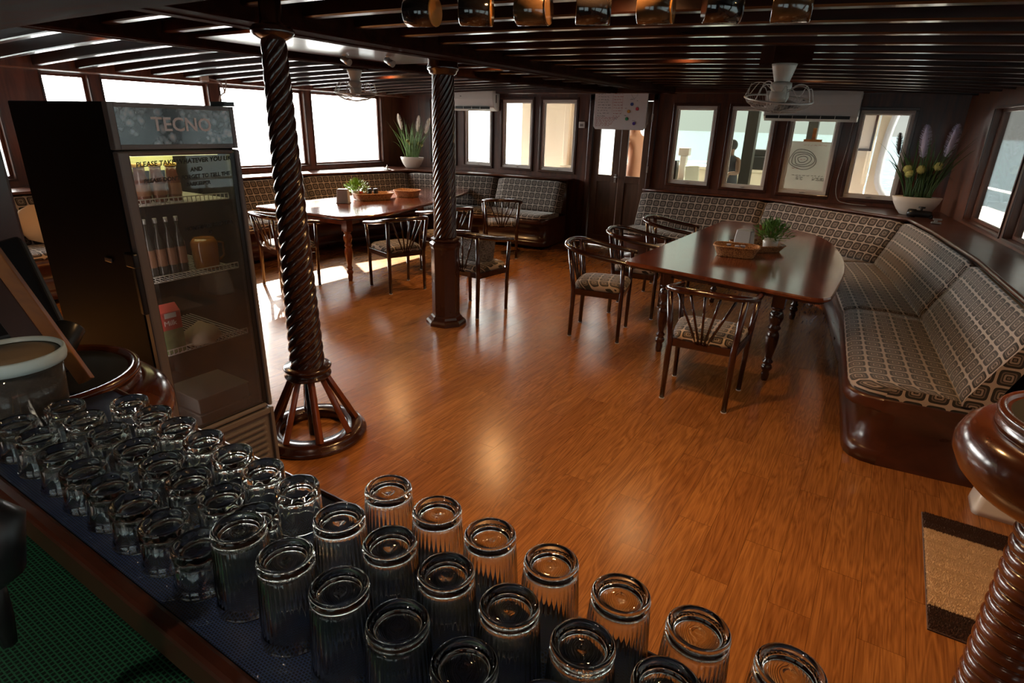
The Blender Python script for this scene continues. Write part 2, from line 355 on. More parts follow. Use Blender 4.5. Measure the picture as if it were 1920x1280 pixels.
def tag(o, label=None, cat=None, group=None, kind=None):
    if label: o['label'] = label
    if cat: o['category'] = cat
    if group: o['group'] = group
    if kind: o['kind'] = kind
    return o
def thing(name, label, cat, loc=(0, 0, 0), rz=0.0, group=None, local=False, kind=None):
    o = D.objects.new(name, None); COL.objects.link(o); o.location = loc; o.rotation_euler = (0, 0, rz); o.empty_display_size = 0.1
    ORG[o.name] = Vector((0, 0, 0)) if local else Vector(loc)
    return tag(o, label, cat, group, kind)
def copy_tree(o, parent=None):
    c = o.copy(); COL.objects.link(c)
    if parent: c.parent = parent
    for ch in list(o.children): copy_tree(ch, c)
    return c
def dup(o, loc, rz, label, group=None):
    c = copy_tree(o); c.location = loc; c.rotation_euler = (0, 0, rz); c['label'] = label
    if group: c['group'] = group
    return c
def struct(o): o['kind'] = 'structure'; return o
def text_mesh(txt, size, mtl, name, parent, M, extrude=0.0006, shear=0.0, bold=0.0):
    cu = D.curves.new('text', 'FONT'); cu.body = txt; cu.size = size; cu.extrude = extrude; cu.align_x = 'CENTER'; cu.align_y = 'CENTER'; cu.shear = shear; cu.offset = bold
    cu.resolution_u = 3
    t = D.objects.new('text', cu); COL.objects.link(t)
    dg = bpy.context.evaluated_depsgraph_get(); dg.update()
    me = D.meshes.new_from_object(t.evaluated_get(dg)); D.objects.remove(t)
    org = ORG.get(parent.name, Vector((0, 0, 0))) if parent else Vector((0, 0, 0))
    me.transform(M); me.transform(Matrix.Translation(-org))
    me.materials.clear(); me.materials.append(mtl)
    o = D.objects.new(name, me); COL.objects.link(o)
    if parent: o.parent = parent; ORG[o.name] = org
    return o

# ------------------------------------------------------------------ floor, sea, walls, ceiling
mb = MB(); mb.box((-2.9, 3.2, -0.03), (10.2, 10.7, 0.06)); struct(mb.build('floor', FLOOR))
BACKWALL = True

def sea_mat():
    m, nt, b = base_mat('sea_water')
    tc = N(nt, 'ShaderNodeTexCoord')
    b.inputs['Base Color'].default_value = (0.11, 0.15, 0.17, 1); b.inputs['Roughness'].default_value = 0.16; b.inputs['IOR'].default_value = 1.33
    n = N(nt, 'ShaderNodeTexNoise'); n.inputs['Scale'].default_value = 0.55; n.inputs['Detail'].default_value = 9; n.inputs['Roughness'].default_value = 0.62
    nt.links.new(tc.outputs['Object'], n.inputs['Vector'])
    bp = N(nt, 'ShaderNodeBump'); bp.inputs['Strength'].default_value = 1.0; bp.inputs['Distance'].default_value = 0.55
    nt.links.new(n.outputs['Fac'], bp.inputs['Height']); nt.links.new(bp.outputs[0], b.inputs['Normal'])
    return m
mb = MB(); mb.box((0, 0, -3.2), (9000, 9000, 0.4)); struct(mb.build('sea', sea_mat()))

def sect_wall(name, p0, p1, z0, z1, th, openings, m, back=1):
    "wall from p0 to p1 (inner face), openings = (a, b, zb, zt) along its length; thickness goes to the outside"
    p0 = Vector((*p0, 0)); p1 = Vector((*p1, 0)); d = (p1-p0); L = d.length; d.normalize(); nrm = Vector((-d.y, d.x, 0))*back
    mb = MB(); ang = math.atan2(d.y, d.x)
    def seg(a, b, za, zb):
        if b-a < 1e-4 or zb-za < 1e-4: return
        c = p0+d*((a+b)/2)+nrm*(th/2); mb.box((c.x, c.y, (za+zb)/2), (b-a, th, zb-za), ang)
    x = 0.0
    for (a, b, zb, zt) in sorted(openings):
        seg(x, a, z0, z1); seg(a, b, z0, zb); seg(a, b, zt, z1); x = b
    seg(x, L, z0, z1)
    return struct(mb.build(name, m)), d, nrm, ang, p0

YF = 8.45
sect_wall('wall_back', (-7.8, -2.0), (2.1, -2.0), 0, 2.5, 0.1, [(6.1, 7.3, 0.95, 2.1), (7.6, 8.9, 0.0, 2.1)], W_WALL, -1)  # window and doorway openings added out of view for soft fill light
FWIN = [(-7.08, -6.54, 1.085, 2.13), (-6.34, -5.78, 1.085, 2.13), (-5.57, -5.00, 1.085, 2.13), (-4.83, -4.23, 1.085, 2.13),
        (-2.71, -2.15, 1.03, 2.06), (-1.96, -1.41, 1.03, 2.06), (-1.23, -0.67, 1.02, 2.06), (-0.48, 0.07, 1.02, 2.03)]
DOOR = (-3.93, -3.03, 0.0, 2.12)
ops = [(a+7.8, b+7.8, zb, zt) for a, b, zb, zt in FWIN+[DOOR]]
sect_wall('wall_front', (-7.8, YF), (0.66, YF), 0, 2.5, 0.09, ops, W_WALL)
LWIN = [(1.15, 2.53, 1.07, 2.14), (2.97, 3.41, 1.07, 2.14), (3.55, 4.81, 1.07, 2.14), (4.98, 6.33, 1.07, 2.14), (6.47, 7.96, 1.07, 2.14)]
sect_wall('wall_left', (-7.8, -2.0), (-7.8, YF), 0, 2.5, 0.10, [(a+2, b+2, zb, zt) for a, b, zb, zt in LWIN], W_FRAME)
RL0, RL1 = (0.545, YF), (2.09, -2.0)
rd = Vector((RL1[0]-RL0[0], RL1[1]-RL0[1], 0)); RLEN = rd.length; rd.normalize(); rk = RLEN/(RL0[1]-RL1[1])
RW = [(7.45, 6.33), (6.22, 4.95), (4.82, 3.5), (3.35, 2.0), (1.85, 0.4), (0.25, -1.4)]  # aftmost opening added out of view to bring light to the bar
RWIN = [((RL0[1]-a)*rk, (RL0[1]-b)*rk, 0.985, 2.02) for a, b in RW]
_, rdir, rn, rang, rp0 = sect_wall('wall_right', RL0, RL1, 0, 2.5, 0.12, RWIN, W_FRAME)

def window_unit(n, org, ang, a, b, zb, zt, nrm, white=True, pane=PANE, depth=0.09):
    d = Vector((math.cos(ang), math.sin(ang), 0)); o = Vector((*org, 0))
    root = thing('window_%d' % n, None, None, tuple(o+d*(a+b)/2+Vector((0, 0, zb))), kind='structure')
    def ring(t, e0, e1, extra, name, m, bev=0.004):
        mb = MB()
        c = nrm*((e0+e1)/2); th = abs(e1-e0)
        for (u0, u1, z0, z1) in ((a-extra, b+extra, zt+extra-t, zt+extra), (a-extra, b+extra, zb-extra, zb-extra+t), (a-extra, a-extra+t, zb-extra+t, zt+extra-t), (b+extra-t, b+extra, zb-extra+t, zt+extra-t)):
            p = o+d*(u0+u1)/2+c; mb.box((p.x, p.y, (z0+z1)/2), (u1-u0, th, z1-z0), ang)
        return mb.build(name, m, root, bev)
    if white:
        ring(0.035, -0.022, 0.004, 0.032, 'wood_trim', W_DARK)
        ring(0.045, 0.0, 0.05, 0.0, 'window_frame', WFRAME, 0.006)
        ring(0.012, 0.02, 0.045, -0.043, 'inner_frame', WFRAME, 0.002)
        mb = MB(); p = o+d*(a+b)/2+nrm*(-0.006); mb.box((p.x, p.y, zb+0.022), (0.05, 0.012, 0.012), ang); p2 = o+d*((a+b)/2+0.018)+nrm*(-0.014)
        mb.box((p2.x, p2.y, zb+0.028), (0.035, 0.008, 0.008), ang); mb.build('latch', STEEL, root, 0.002)
        ins = 0.05
    else:
        ring(0.022, -0.012, 0.0, 0.02, 'wood_trim', W_DARK)
        ring(0.03, 0.055, 0.085, 0.0, 'window_frame', W_FRAME)
        ins = 0.028
    mb = MB(); p = o+d*(a+b)/2+nrm*(0.035 if white else 0.07); mb.box((p.x, p.y, (zb+zt)/2), (b-a-2*ins, 0.004, zt-zb-2*ins), ang)
    mb.build('pane', pane, root)
    return root
wn = 1
for i, (a, b, zb, zt) in enumerate(FWIN):
    window_unit(wn, (0, YF), 0.0, a, b, zb, zt, Vector((0, 1, 0)), True, PANE_TINT if i in (4, 5, 6) else PANE); wn += 1
for (a, b, zb, zt) in LWIN:
    window_unit(wn, (-7.8, 0), PI/2, a, b, zb, zt, Vector((-1, 0, 0)), False); wn += 1
for (a, b, zb, zt) in RWIN:
    window_unit(wn, RL0, rang, a, b, zb, zt, rn, False); wn += 1

# door
root = thing('door_1', None, None, (-3.48, YF, 0), kind='structure')
mb = MB(); a, b = DOOR[0], DOOR[1]
for x0, x1, z0, z1 in ((a-0.07, a, 0, 2.2), (b, b+0.07, 0, 2.2), (a-0.07, b+0.07, 2.12, 2.2)):
    mb.box(((x0+x1)/2, YF-0.01, (z0+z1)/2), (x1-x0, 0.06, z1-z0))
mb.build('door_frame', W_DARK, root, 0.006)
W_DOOR = wood('door_timber', (0.060, 0.026, 0.014), (0.12, 0.055, 0.03), 0.4, 0.2, (14, 14, 2))
for li, (x0, x1) in enumerate(((a+0.005, -3.485), (-3.475, b-0.005))):
    mb = MB(); st = 0.105; zg = 1.08
    for u0, u1, z0, z1 in ((x0, x0+st, 0.01, 2.11), (x1-st, x1, 0.01, 2.11), (x0+st, x1-st, 0.01, 0.16), (x0+st, x1-st, zg-0.1, zg), (x0+st, x1-st, 2.0, 2.11)):
        mb.box(((u0+u1)/2, YF+0.03, (z0+z1)/2), (u1-u0, 0.045, z1-z0))
    mb.box(((x0+x1)/2, YF+0.035, 0.57), (x1-x0-2*st, 0.02, 0.84))
    lf = mb.build('door_leaf', W_DOOR, root, 0.003)
    mb = MB(); mb.box(((x0+x1)/2, YF+0.03, (zg+2.0)/2), (x1-x0-2*st, 0.004, 2.0-zg)); mb.build('pane', PANE, lf)
mb = MB(); mb.box((-3.52, YF-0.002, 1.04), (0.03, 0.01, 0.12)); mb.tube([(-3.52, YF-0.002, 1.06), (-3.52, YF-0.05, 1.06), (-3.42, YF-0.05, 1.06)], 0.008); mb.build('door_handle', STEEL, root)
mb = MB()
for z in (1.9, 1.2, 0.4): mb.box((b+0.01, YF-0.045, z), (0.025, 0.012, 0.09))
mb.build('hinge', STEEL, root)

# ceiling with camber
def camb(x): return -0.006*(x+3.5)**2
mb = MB(); xs = [-7.9+0.4*i for i in range(25)]
rings = []
for y in (-2.1, 8.6):
    rings.append([(x, y, 2.42+camb(x)) for x in xs]+[(x, y, 2.50+camb(x)) for x in reversed(xs)])
mb.rings(rings, True, False); struct(mb.build('ceiling', W_BEAM))
tn = 1
def cross_beam(y, x0, x1, wd, zb, h, m=W_BEAM):
    global tn
    n = 14; rr = []
    for i in range(n+1):
        x = x0+(x1-x0)*i/n; z = zb+camb(x); c = 0.008
        rr.append([(x, y-wd/2, z+h), (x, y-wd/2, z+c), (x, y-wd/2+c, z), (x, y+wd/2-c, z), (x, y+wd/2, z+c), (x, y+wd/2, z+h)])
    mb = MB(); mb.rings(rr, True, False); o = struct(mb.build('trim_%d' % tn, m)); tn += 1; return o
y = 2.08
while y < 8.4:
    cross_beam(y, -7.8, 0.62+(8.45-y)*0.145, 0.07, 2.275, 0.15); y += 0.385
for y in (-1.2, -0.6, 0.0, 0.55): cross_beam(y, -7.8, 1.5, 0.075, 2.285, 0.14)
W_GIRD = wood('girder_mahogany', (0.014, 0.005, 0.003), (0.030, 0.010, 0.006), 0.85, 0.0, (2, 10, 10), None, 0.02)
cross_beam(1.42, -7.8, 1.5, 0.40, 2.20, 0.25, W_GIRD)
# fore-and-aft girders
def girder(pts, wd, zb, h):
    global tn
    rr = []
    for x, y in pts:
        z = zb+camb(x); c = 0.012
        rr.append([(x-wd/2, y, z+h), (x-wd/2, y, z+c), (x-wd/2+c, y, z), (x-wd/6, y, z), (x-wd/6+.004, y, z+.006), (x+wd/6-.004, y, z+.006), (x+wd/6, y, z), (x+wd/2-c, y, z), (x+wd/2, y, z+c), (x+wd/2, y, z+h)])
    mb = MB(); mb.rings(rr, True, False); struct(mb.build('trim_%d' % tn, W_GIRD, None, 0.004)); tn += 1
girder([(-3.06, 1.0), (-3.10, 3), (-3.0, 5), (-2.9, 7), (-2.85, 8.45)], 0.30, 2.21, 0.2)
girder([(-4.42, 1.0), (-4.45, 3), (-4.2, 5), (-3.85, 7), (-3.6, 8.45)], 0.16, 2.21, 0.2)
mb = MB(); mb.box((-3.72, 3.55, 2.265), (1.1, 1.9, 0.02)); struct(mb.build('trim_%d' % tn, W_DARK)); tn += 1
# left wall top plate
mb = MB(); mb.box((-7.66, 3.2, 2.25), (0.28, 10.4, 0.2)); struct(mb.build('trim_%d' % tn, W_FRAME, None, 0.01)); tn += 1
mb = MB(); mb.box((-3.6, 8.38, 2.28), (8.3, 0.14, 0.14)); struct(mb.build('trim_%d' % tn, W_DARK, None, 0.01)); tn += 1

# ------------------------------------------------------------------ banquettes
def path_normals(P):
    out = []
    for i in range(len(P)):
        a = (P[i]-P[i-1]).normalized() if i > 0 else None
        b = (P[i+1]-P[i]).normalized() if i < len(P)-1 else None
        na = Vector((a.y, -a.x)) if a else None; nb = Vector((b.y, -b.x)) if b else None
        if na and nb:
            n = (na+nb).normalized(); n = n/max(0.5, n.dot(na)); out.append(n)
        else: out.append(na or nb)
    return out
def subpath(P, Nn, i, j, ga, gb, step=0.28):
    "points between vertices i..j with small gaps at the ends"
    pts, ns = [], []
    for k in range(i, j):
        L = (P[k+1]-P[k]).length; m = max(2, int(L/step))
        for q in range(m+1):
            if q == 0 and k > i: continue
            t = q/m
            if k == i and q == 0: t = ga/L
            if k == j-1 and q == m: t = 1-gb/L
            pts.append(P[k].lerp(P[k+1], t)); ns.append(Nn[k].lerp(Nn[k+1], t))
    return pts, ns
def sweep(pts, ns, prof, zoff=0.0, puff=None, endscale=None):
    rings = []; U = [0.0]; V = [0.0]; n = len(pts)
    for i in range(1, n): U.append(U[-1]+(pts[i]-pts[i-1]).length)
    for k in range(len(prof)):
        a, b = prof[k], prof[(k+1) % len(prof)]; V.append(V[-1]+math.hypot(a[0]-b[0], a[1]-b[1]))
    for i in range(n):
        s = 1.0
        if puff:
            e = min(U[i], U[-1]-U[i]); s = 1-puff*math.exp(-e/0.02)
        r = []
        for d, z in prof:
            dd = d
            if endscale and i >= n-len(endscale): dd = d*endscale[i-(n-len(endscale))] if d > 0.2 else d
            r.append((pts[i].x+ns[i].x*dd, pts[i].y+ns[i].y*dd, z*s+zoff if puff is None else (z if z < 0.47 and puff < 0.02 else z*s)+zoff))
        rings.append(r)
    mb = MB(); mb.rings(rings, True, True, False, (U, V)); return mb
BACKP = [(0.18, 0.455), (0.172, 0.50), (0.145, 0.56), (0.085, 0.69), (0.03, 0.80), (0.002, 0.865), (-0.012, 0.893), (-0.04, 0.905), (-0.07, 0.897), (-0.085, 0.87), (-0.03, 0.72), (0.07, 0.455)]
SEATP = [(0.12, 0.40), (0.12, 0.445), (0.20, 0.462), (0.40, 0.472), (0.60, 0.468), (0.66, 0.455), (0.685, 0.435), (0.69, 0.415), (0.68, 0.40)]
BASEP = [(-0.12, 0.0), (0.645, 0.0), (0.645, 0.06), (0.625, 0.085), (0.605, 0.09), (0.605, 0.315), (0.625, 0.325), (0.695, 0.33), (0.705, 0.345), (0.705, 0.385), (0.695, 0.40), (-0.12, 0.40)]
BOARDP = [(-0.12, 0.40), (-0.088, 0.40), (-0.088, 0.925), (-0.12, 0.925)]
LEDGEP = [(-0.13, 0.895), (-0.075, 0.895), (-0.062, 0.91), (-0.062, 0.925), (-0.075, 0.94), (-0.13, 0.94)]
def banquette(name, label, V, zoff, backsplit, seatsplit, endscale, rev=False):
    P = [Vector(v) for v in V]; Nn = path_normals(P)
    root = thing(name, label, 'bench', (P[1].x, P[1].y, 0))
    pts, ns = subpath(P, Nn, 0, len(P)-1, 0, 0, 0.3)
    def addend(pts, ns, t=0.06):
        if not endscale: return pts, ns, None
        d = (pts[-1]-pts[-2]).normalized(); n = ns[-1]
        base = pts[-1]-d*0.16
        while len(pts) > 2 and (pts[-1]-base).dot(d) > -0.01: pts.pop(); ns.pop()
        es = []
        for q, s in ((0.0, 1.0), (0.06, 0.985), (0.11, 0.94), (0.145, 0.86), (0.16, 0.74)): pts.append(base+d*q); ns.append(n); es.append(s)
        return pts, ns, es
    p2, n2, es = addend(list(pts), list(ns))
    b = sweep(p2, n2, BASEP, zoff, None, es).build('base', W_BENCH, root, 0.0)
    sweep(pts, ns, BOARDP, zoff).build('backboard', W_BENCH, root)
    for (i, j) in backsplit:
        a, n = subpath(P, Nn, i, j, 0.006, 0.006, 0.12)
        # thin lateral end rings give the cushion rounded ends
        sweep(a, n, BACKP, zoff, 0.02).build('back_cushion', FABRIC, root)
    for (i, j, last) in seatsplit:
        a, n = subpath(P, Nn, i, j, 0.006, 0.006 if not last else 0.02, 0.12); e2 = None
        if last and endscale: a, n, e2 = addend(a, n)
        sweep(a, n, SEATP, zoff, None, e2).build('seat_cushion', FABRIC_S, root)
    return root, pts, ns
RB = [(-3.0, 8.2), (-1.32, 8.28), (0.18, 7.42), (0.36, 6.6), (0.58, 5.24), (0.73, 3.56)]
LB = [(-7.2, 0.9), (-7.22, 3.1), (-7.25, 5.75), (-6.85, 7.55), (-5.35, 8.03), (-4.2, 8.13)]
_, rp_, rn_ = banquette('banquette', 'L-shaped upholstered banquette around the right-hand table, dark wood base', RB, 0.0, [(0, 1), (1, 2), (2, 4), (4, 5)], [(0, 1, False), (1, 2, False), (2, 4, False), (4, 5, True)], True)
_, lp_, ln_ = banquette('banquette', 'L-shaped upholstered banquette under the bright left windows, behind the left table', LB, 0.05, [(0, 1), (1, 2), (2, 3), (3, 4), (4, 5)], [(0, 1, False), (1, 2, False), (2, 3, False), (3, 4, False), (4, 5, True)], True)
W_LEDGE = wood('ledge_mahogany', (0.05, 0.013, 0.006), (0.11, 0.03, 0.012), 0.3, 0.2, (2, 2, 2))
# window ledges behind the backrests
def ledge(pts, ns, zoff, wall_poly):
    global tn
    front = [(p.x-n.x*0.062, p.y-n.y*0.062) for p, n in zip(pts, ns)]
    mb = MB(); mb.prism(front+wall_poly, 0.915+zoff, 0.94+zoff)
    mb.tube([(x, y, 0.93+zoff) for x, y in front], 0.016, 8)
    o = struct(mb.build('trim_%d' % tn, W_LEDGE)); tn += 1
ledge(rp_, rn_, 0.0, [(1.26, 3.56), (0.545, 8.44), (-3.0, 8.44)])
ledge(lp_, ln_, 0.05, [(-4.2, 8.44), (-7.79, 8.44), (-7.79, 0.9)])
# scalloped white piping glint comes from sun on the left cushion tops

# ------------------------------------------------------------------ tables
def rounded(poly, rads, n=6):
    out = []; m = len(poly)
    for i in range(m):
        p0, p, p1 = Vector(poly[i-1]), Vector(poly[i]), Vector(poly[(i+1) % m]); r = rads[i]
        a = p+(p0-p).normalized()*min(r, (p0-p).length*.49); b = p+(p1-p).normalized()*min(r, (p1-p).length*.49)
        for k in range(n+1):
            t = k/n; out.append(tuple((a*(1-t)**2+2*p*t*(1-t)+b*t*t)))
    return out
def inset(poly, f):
    c = Vector((sum(p[0] for p in poly)/len(poly), sum(p[1] for p in poly)/len(poly)))
    return [tuple(c+(Vector(p)-c)*f) for p in poly]
LEGPROF = [(0.022, 0), (0.026, 0.02), (0.030, 0.05), (0.024, 0.075), (0.036, 0.09), (0.040, 0.105), (0.034, 0.122), (0.024, 0.13), (0.036, 0.145), (0.037, 0.155), (0.024, 0.17), (0.026, 0.19), (0.035, 0.24), (0.044, 0.30), (0.047, 0.345), (0.042, 0.375), (0.030, 0.395), (0.044, 0.41), (0.046, 0.42), (0.034, 0.435), (0.040, 0.46), (0.050, 0.49), (0.050, 0.515), (0.040, 0.54), (0.032, 0.55), (0.046, 0.565), (0.046, 0.575)]
def table(label, poly, legs, org, lm):
    root = thing('dining_table', label, 'table', org)
    n = len(poly); mb = MB()
    z = 0.728; edges = [(0.985, z), (1.0, z+0.008), (1.0, z+0.024), (0.994, z+0.032)]
    c = Vector((sum(p[0] for p in poly)/n, sum(p[1] for p in poly)/n)); rr = []
    A = sum(poly[i][0]*poly[(i+1) % n][1]-poly[(i+1) % n][0]*poly[i][1] for i in range(n))
    if A < 0: poly = poly[::-1]
    def off(d):
        out = []
        for i in range(n):
            a = (Vector(poly[i])-Vector(poly[i-1])); b = (Vector(poly[(i+1) % n])-Vector(poly[i])); t = (a.normalized()+b.normalized()).normalized() if a.length > 1e-6 and b.length > 1e-6 else (a+b).normalized()
            out.append(Vector(poly[i])+Vector((-t.y, t.x))*d)
        return out
    for d, zz in ((0.010, z), (0.0, z+0.008), (0.0, z+0.022), (0.007, z+0.032)):
        rr.append([(p.x, p.y, zz) for p in off(d)])
    mb.rings(rr, True, False); mb.build('tabletop', W_TABLE, root)
    mb = MB(); a = off(0.035); b = off(0.045); mb.rings([[(p.x, p.y, z-0.018) for p in a], [(p.x, p.y, z) for p in a]], True, False); mb.build('edge_band', W_CHAIR, root)
    mb = MB(); ls = legs+[legs[0]]
    for i in range(4):
        p, q = Vector(ls[i]), Vector(ls[i+1]); m = (p+q)/2; d = q-p
        mb.box((m.x, m.y, z-0.053), (d.length, 0.025, 0.07), math.atan2(d.y, d.x))
    mb.build('apron', lm, root)
    for x, y in legs:
        mb = MB(); mb.lathe(LEGPROF, 20, (x, y, 0)); mb.box((x, y, 0.6435), (0.085, 0.085, 0.137)); mb.build('leg', lm, root)
    return root
T2 = rounded([(-1.67, 4.33), (-0.17, 4.06), (-0.14, 5.5), (-0.52, 7.05), (-1.58, 7.28)], [0.05, 0.16, 0.9, 0.75, 0.25])
table('dark red dining table with one rounded end, inside the right-hand banquette', T2, [(-1.36, 4.52), (-0.50, 4.42), (-0.56, 6.2), (-1.38, 6.3)], (-0.95, 5.4, 0), W_COL)
T1 = rounded([(-6.36, 4.30), (-4.98, 4.40), (-4.80, 4.88), (-5.48, 7.4), (-5.80, 7.86), (-6.45, 7.1), (-6.36, 5.4)], [0.05, 0.07, 0.2, 0.3, 0.1, 0.4, 0.3])
table('dark red dining table reflecting the left windows, beyond the rope-twist post', T1, [(-5.98, 4.55), (-5.07, 4.55), (-5.60, 6.9), (-6.02, 6.9)], (-5.8, 5.8, 0), W_RED)  # legs in a brighter wood, the light on them put into the colour

# ------------------------------------------------------------------ chairs
def make_chair(label):
    t = thing('armchair', label, 'chair', local=True)
    # padded seat
    mb = MB(); n = 12; rr = []
    def sec(k, z):
        pts = []
        for i in range(32):
            a = 2*PI*i/32; c, s = math.cos(a), math.sin(a)
            ex = 0.42; x = math.copysign(abs(c)**ex, c); y = math.copysign(abs(s)**ex, s)
            wx = (0.225+0.025*y)*k; pts.append((x*wx, y*0.225*k, z))
        return pts
    zs = [(0.97, 0.440), (1.0, 0.452), (1.0, 0.468), (0.97, 0.484), (0.90, 0.497), (0.75, 0.507), (0.5, 0.513), (0.2, 0.516), (0.02, 0.516)]
    rr = [sec(k, z) for k, z in zs]
    b = len(mb.v)
    mb.rings(rr, True, True)
    # planar uv
    for fi, f in enumerate(mb.f): mb.uv[fi] = [(mb.v[i][0]+0.045, mb.v[i][1]+(0.5-mb.v[i][2])*(-1.2)) for i in f]
    mb.build('seat', FABRIC_C, t)
    mb = MB()
    mb.box((0, 0.20, 0.415), (0.46, 0.03, 0.055)); mb.box((0, -0.20, 0.415), (0.40, 0.03, 0.055))
    for s in (-1, 1):
        mb.box((s*0.222, 0, 0.415), (0.028, 0.40, 0.055), s*(-0.06))
    mb.box((0, 0, 0.432), (0.40, 0.38, 0.015))
    mb.build('seat_frame', W_CHAIR, t, 0.004)
    for s in (-1, 1):
        mb = MB(); mb.tube([(s*0.232, 0.205, 0.0), (s*0.238, 0.205, 0.42), (s*0.262, 0.20, 0.712)], [0.016, 0.020, 0.017], 10, flat=(0, 1, 0)); lg = mb.build('leg', W_CHAIR, t)
        g = MB(); g.tube([(s*0.232, 0.205, 0.0), (s*0.232, 0.205, 0.006)], 0.0175, 10, flat=(0, 1, 0)); g.build('glide', WHITE, lg)
        mb = MB(); mb.tube([(s*0.208, -0.225, 0.0), (s*0.206, -0.215, 0.42), (s*0.232, -0.262, 0.785)], [0.017, 0.022, 0.018], 10, flat=(0, 1, 0)); lg = mb.build('leg', W_CHAIR, t)
        g = MB(); g.tube([(s*0.208, -0.225, 0.0), (s*0.208, -0.225, 0.006)], 0.0185, 10, flat=(0, 1, 0)); g.build('glide', WHITE, lg)
    # horseshoe rail
    half = [(0.268, 0.245, 0.708), (0.270, 0.15, 0.722), (0.272, 0.0, 0.742), (0.268, -0.13, 0.765), (0.245, -0.235, 0.786), (0.17, -0.305, 0.80), (0.07, -0.328, 0.806)]
    pts = half+[(0, -0.330, 0.807)]+[(-x, y, z) for x, y, z in reversed(half)]
    cp = catmull(pts, 5); m = len(cp)
    mb = MB(); mb.tube(cp, [0.0215 if 4 < i < m-5 else 0.019 for i in range(m)], 12, flat=(0, 0, 1)); mb.build('arm_rail', W_CHAIR, t)
    for k in range(-2, 3):
        mb = MB(); x1 = k*0.094; yt = -0.318+abs(k)*abs(k)*0.012
        mb.tube([(k*0.016, -0.213, 0.43), (x1, yt, 0.795)], 0.0085, 8); mb.build('spindle', W_CHAIR, t)
    return t
GC = 'dark lacquered armchairs with fan-shaped spindle backs'
ch0 = make_chair('dark armchair nearest the camera, its back turned, at the right table'); ch0['group'] = GC
ch0.location = (-0.84, 3.89, 0); ch0.rotation_euler = (0, 0, math.radians(3))
for x, y, a, lab in [(-1.97, 4.66, -77, 'dark armchair side-on at the near left corner of the right table'),
                     (-1.95, 5.50, -80, 'dark armchair middle of the three along the left side of the right table'),
                     (-1.95, 6.50, -82, 'dark armchair farthest of the three along the left side of the right table'),
                     (-3.27, 4.53, -3, 'dark armchair holding the grey basket, just right of the octagonal pedestal'),
                     (-4.45, 4.69, 70, 'dark armchair left of the octagonal pedestal, back to the camera, at the left table'),
                     (-4.52, 5.62, 68, 'dark armchair mostly hidden behind the octagonal-based column'),
                     (-4.50, 6.85, 35, 'dark armchair in front of the far front banquette, right of the column'),
                     (-5.44, 4.03, -10, 'dark armchair at the near end of the left table, partly behind the rope-twist post')]:
    dup(ch0, (x, y, 0), math.radians(a), lab)

# ------------------------------------------------------------------ columns
def rope(mb, c, z0, z1, r0, r1, starts, turns, depth=0.16, seg=96, nz=150, power=0.6):
    rings = []
    for i in range(nz+1):
        t = i/nz; z = z0+(z1-z0)*t; r = r0+(r1-r0)*t; ph = 2*PI*turns*t
        ring = []
        for k in range(seg):
            a = 2*PI*k/seg; q = abs(math.cos(starts*(a-ph)/2))
            rr = r*(1-depth+depth*q**power); ring.append((c[0]+rr*math.cos(a), c[1]+rr*math.sin(a), z))
        rings.append(ring)
    mb.rings(rings, True, True)
C1 = (-2.585, 1.955)
t = thing('rope_twist_post', 'slender rope-twist wooden post on a spoked round foot, beside the fridge', 'column', (*C1, 0))
mb = MB(); rope(mb, C1, 0.43, 2.12, 0.098, 0.058, 6, 4.3, 0.22, 96, 260, 0.6); mb.build('twisted_shaft', W_COL, t)
mb = MB(); mb.lathe([(0.058, 2.09), (0.085, 2.105), (0.098, 2.12), (0.098, 2.135), (0.085, 2.15), (0.06, 2.155), (0.05, 2.17), (0.05, 2.26)], 32, (*C1, 0), lambda a, r, z: 1.0); mb.build('capital', W_COL, t)
mb = MB(); mb.lathe([(0.06, 0.375), (0.122, 0.375), (0.128, 0.382), (0.128, 0.39), (0.112, 0.398), (0.112, 0.418), (0.13, 0.425), (0.132, 0.435), (0.126, 0.443), (0.06, 0.445)], 40, (*C1, 0)); mb.build('collar', W_COL, t)
mb = MB(); rr = []
for r, z in ((0.185, 0.0), (0.30, 0.0), (0.305, 0.015), (0.30, 0.03), (0.288, 0.036), (0.285, 0.05), (0.275, 0.058), (0.19, 0.058), (0.185, 0.052)):
    rr.append([(C1[0]+r*math.cos(2*PI*k/48), C1[1]+r*math.sin(2*PI*k/48), z) for k in range(48)])
mb.rings(rr, False, True, True); mb.build('foot_ring', W_COL, t)
for k in range(8):
    a = 2*PI*(k+0.3)/8; u = Vector((math.cos(a), math.sin(a), 0)); c = Vector((*C1, 0))
    mb = MB(); mb.tube([c+u*0.085+Vector((0, 0, 0.385)), c+u*0.245+Vector((0, 0, 0.055))], [0.021, 0.024], 4, flat=(0, 0, 1)); mb.build('spoke', W_RED, t, 0.004)
mb = MB(); mb.lathe([(0.028, 0.0), (0.028, 0.38)], 16, (*C1, 0)); mb.build('inner_post', BLACK, t)

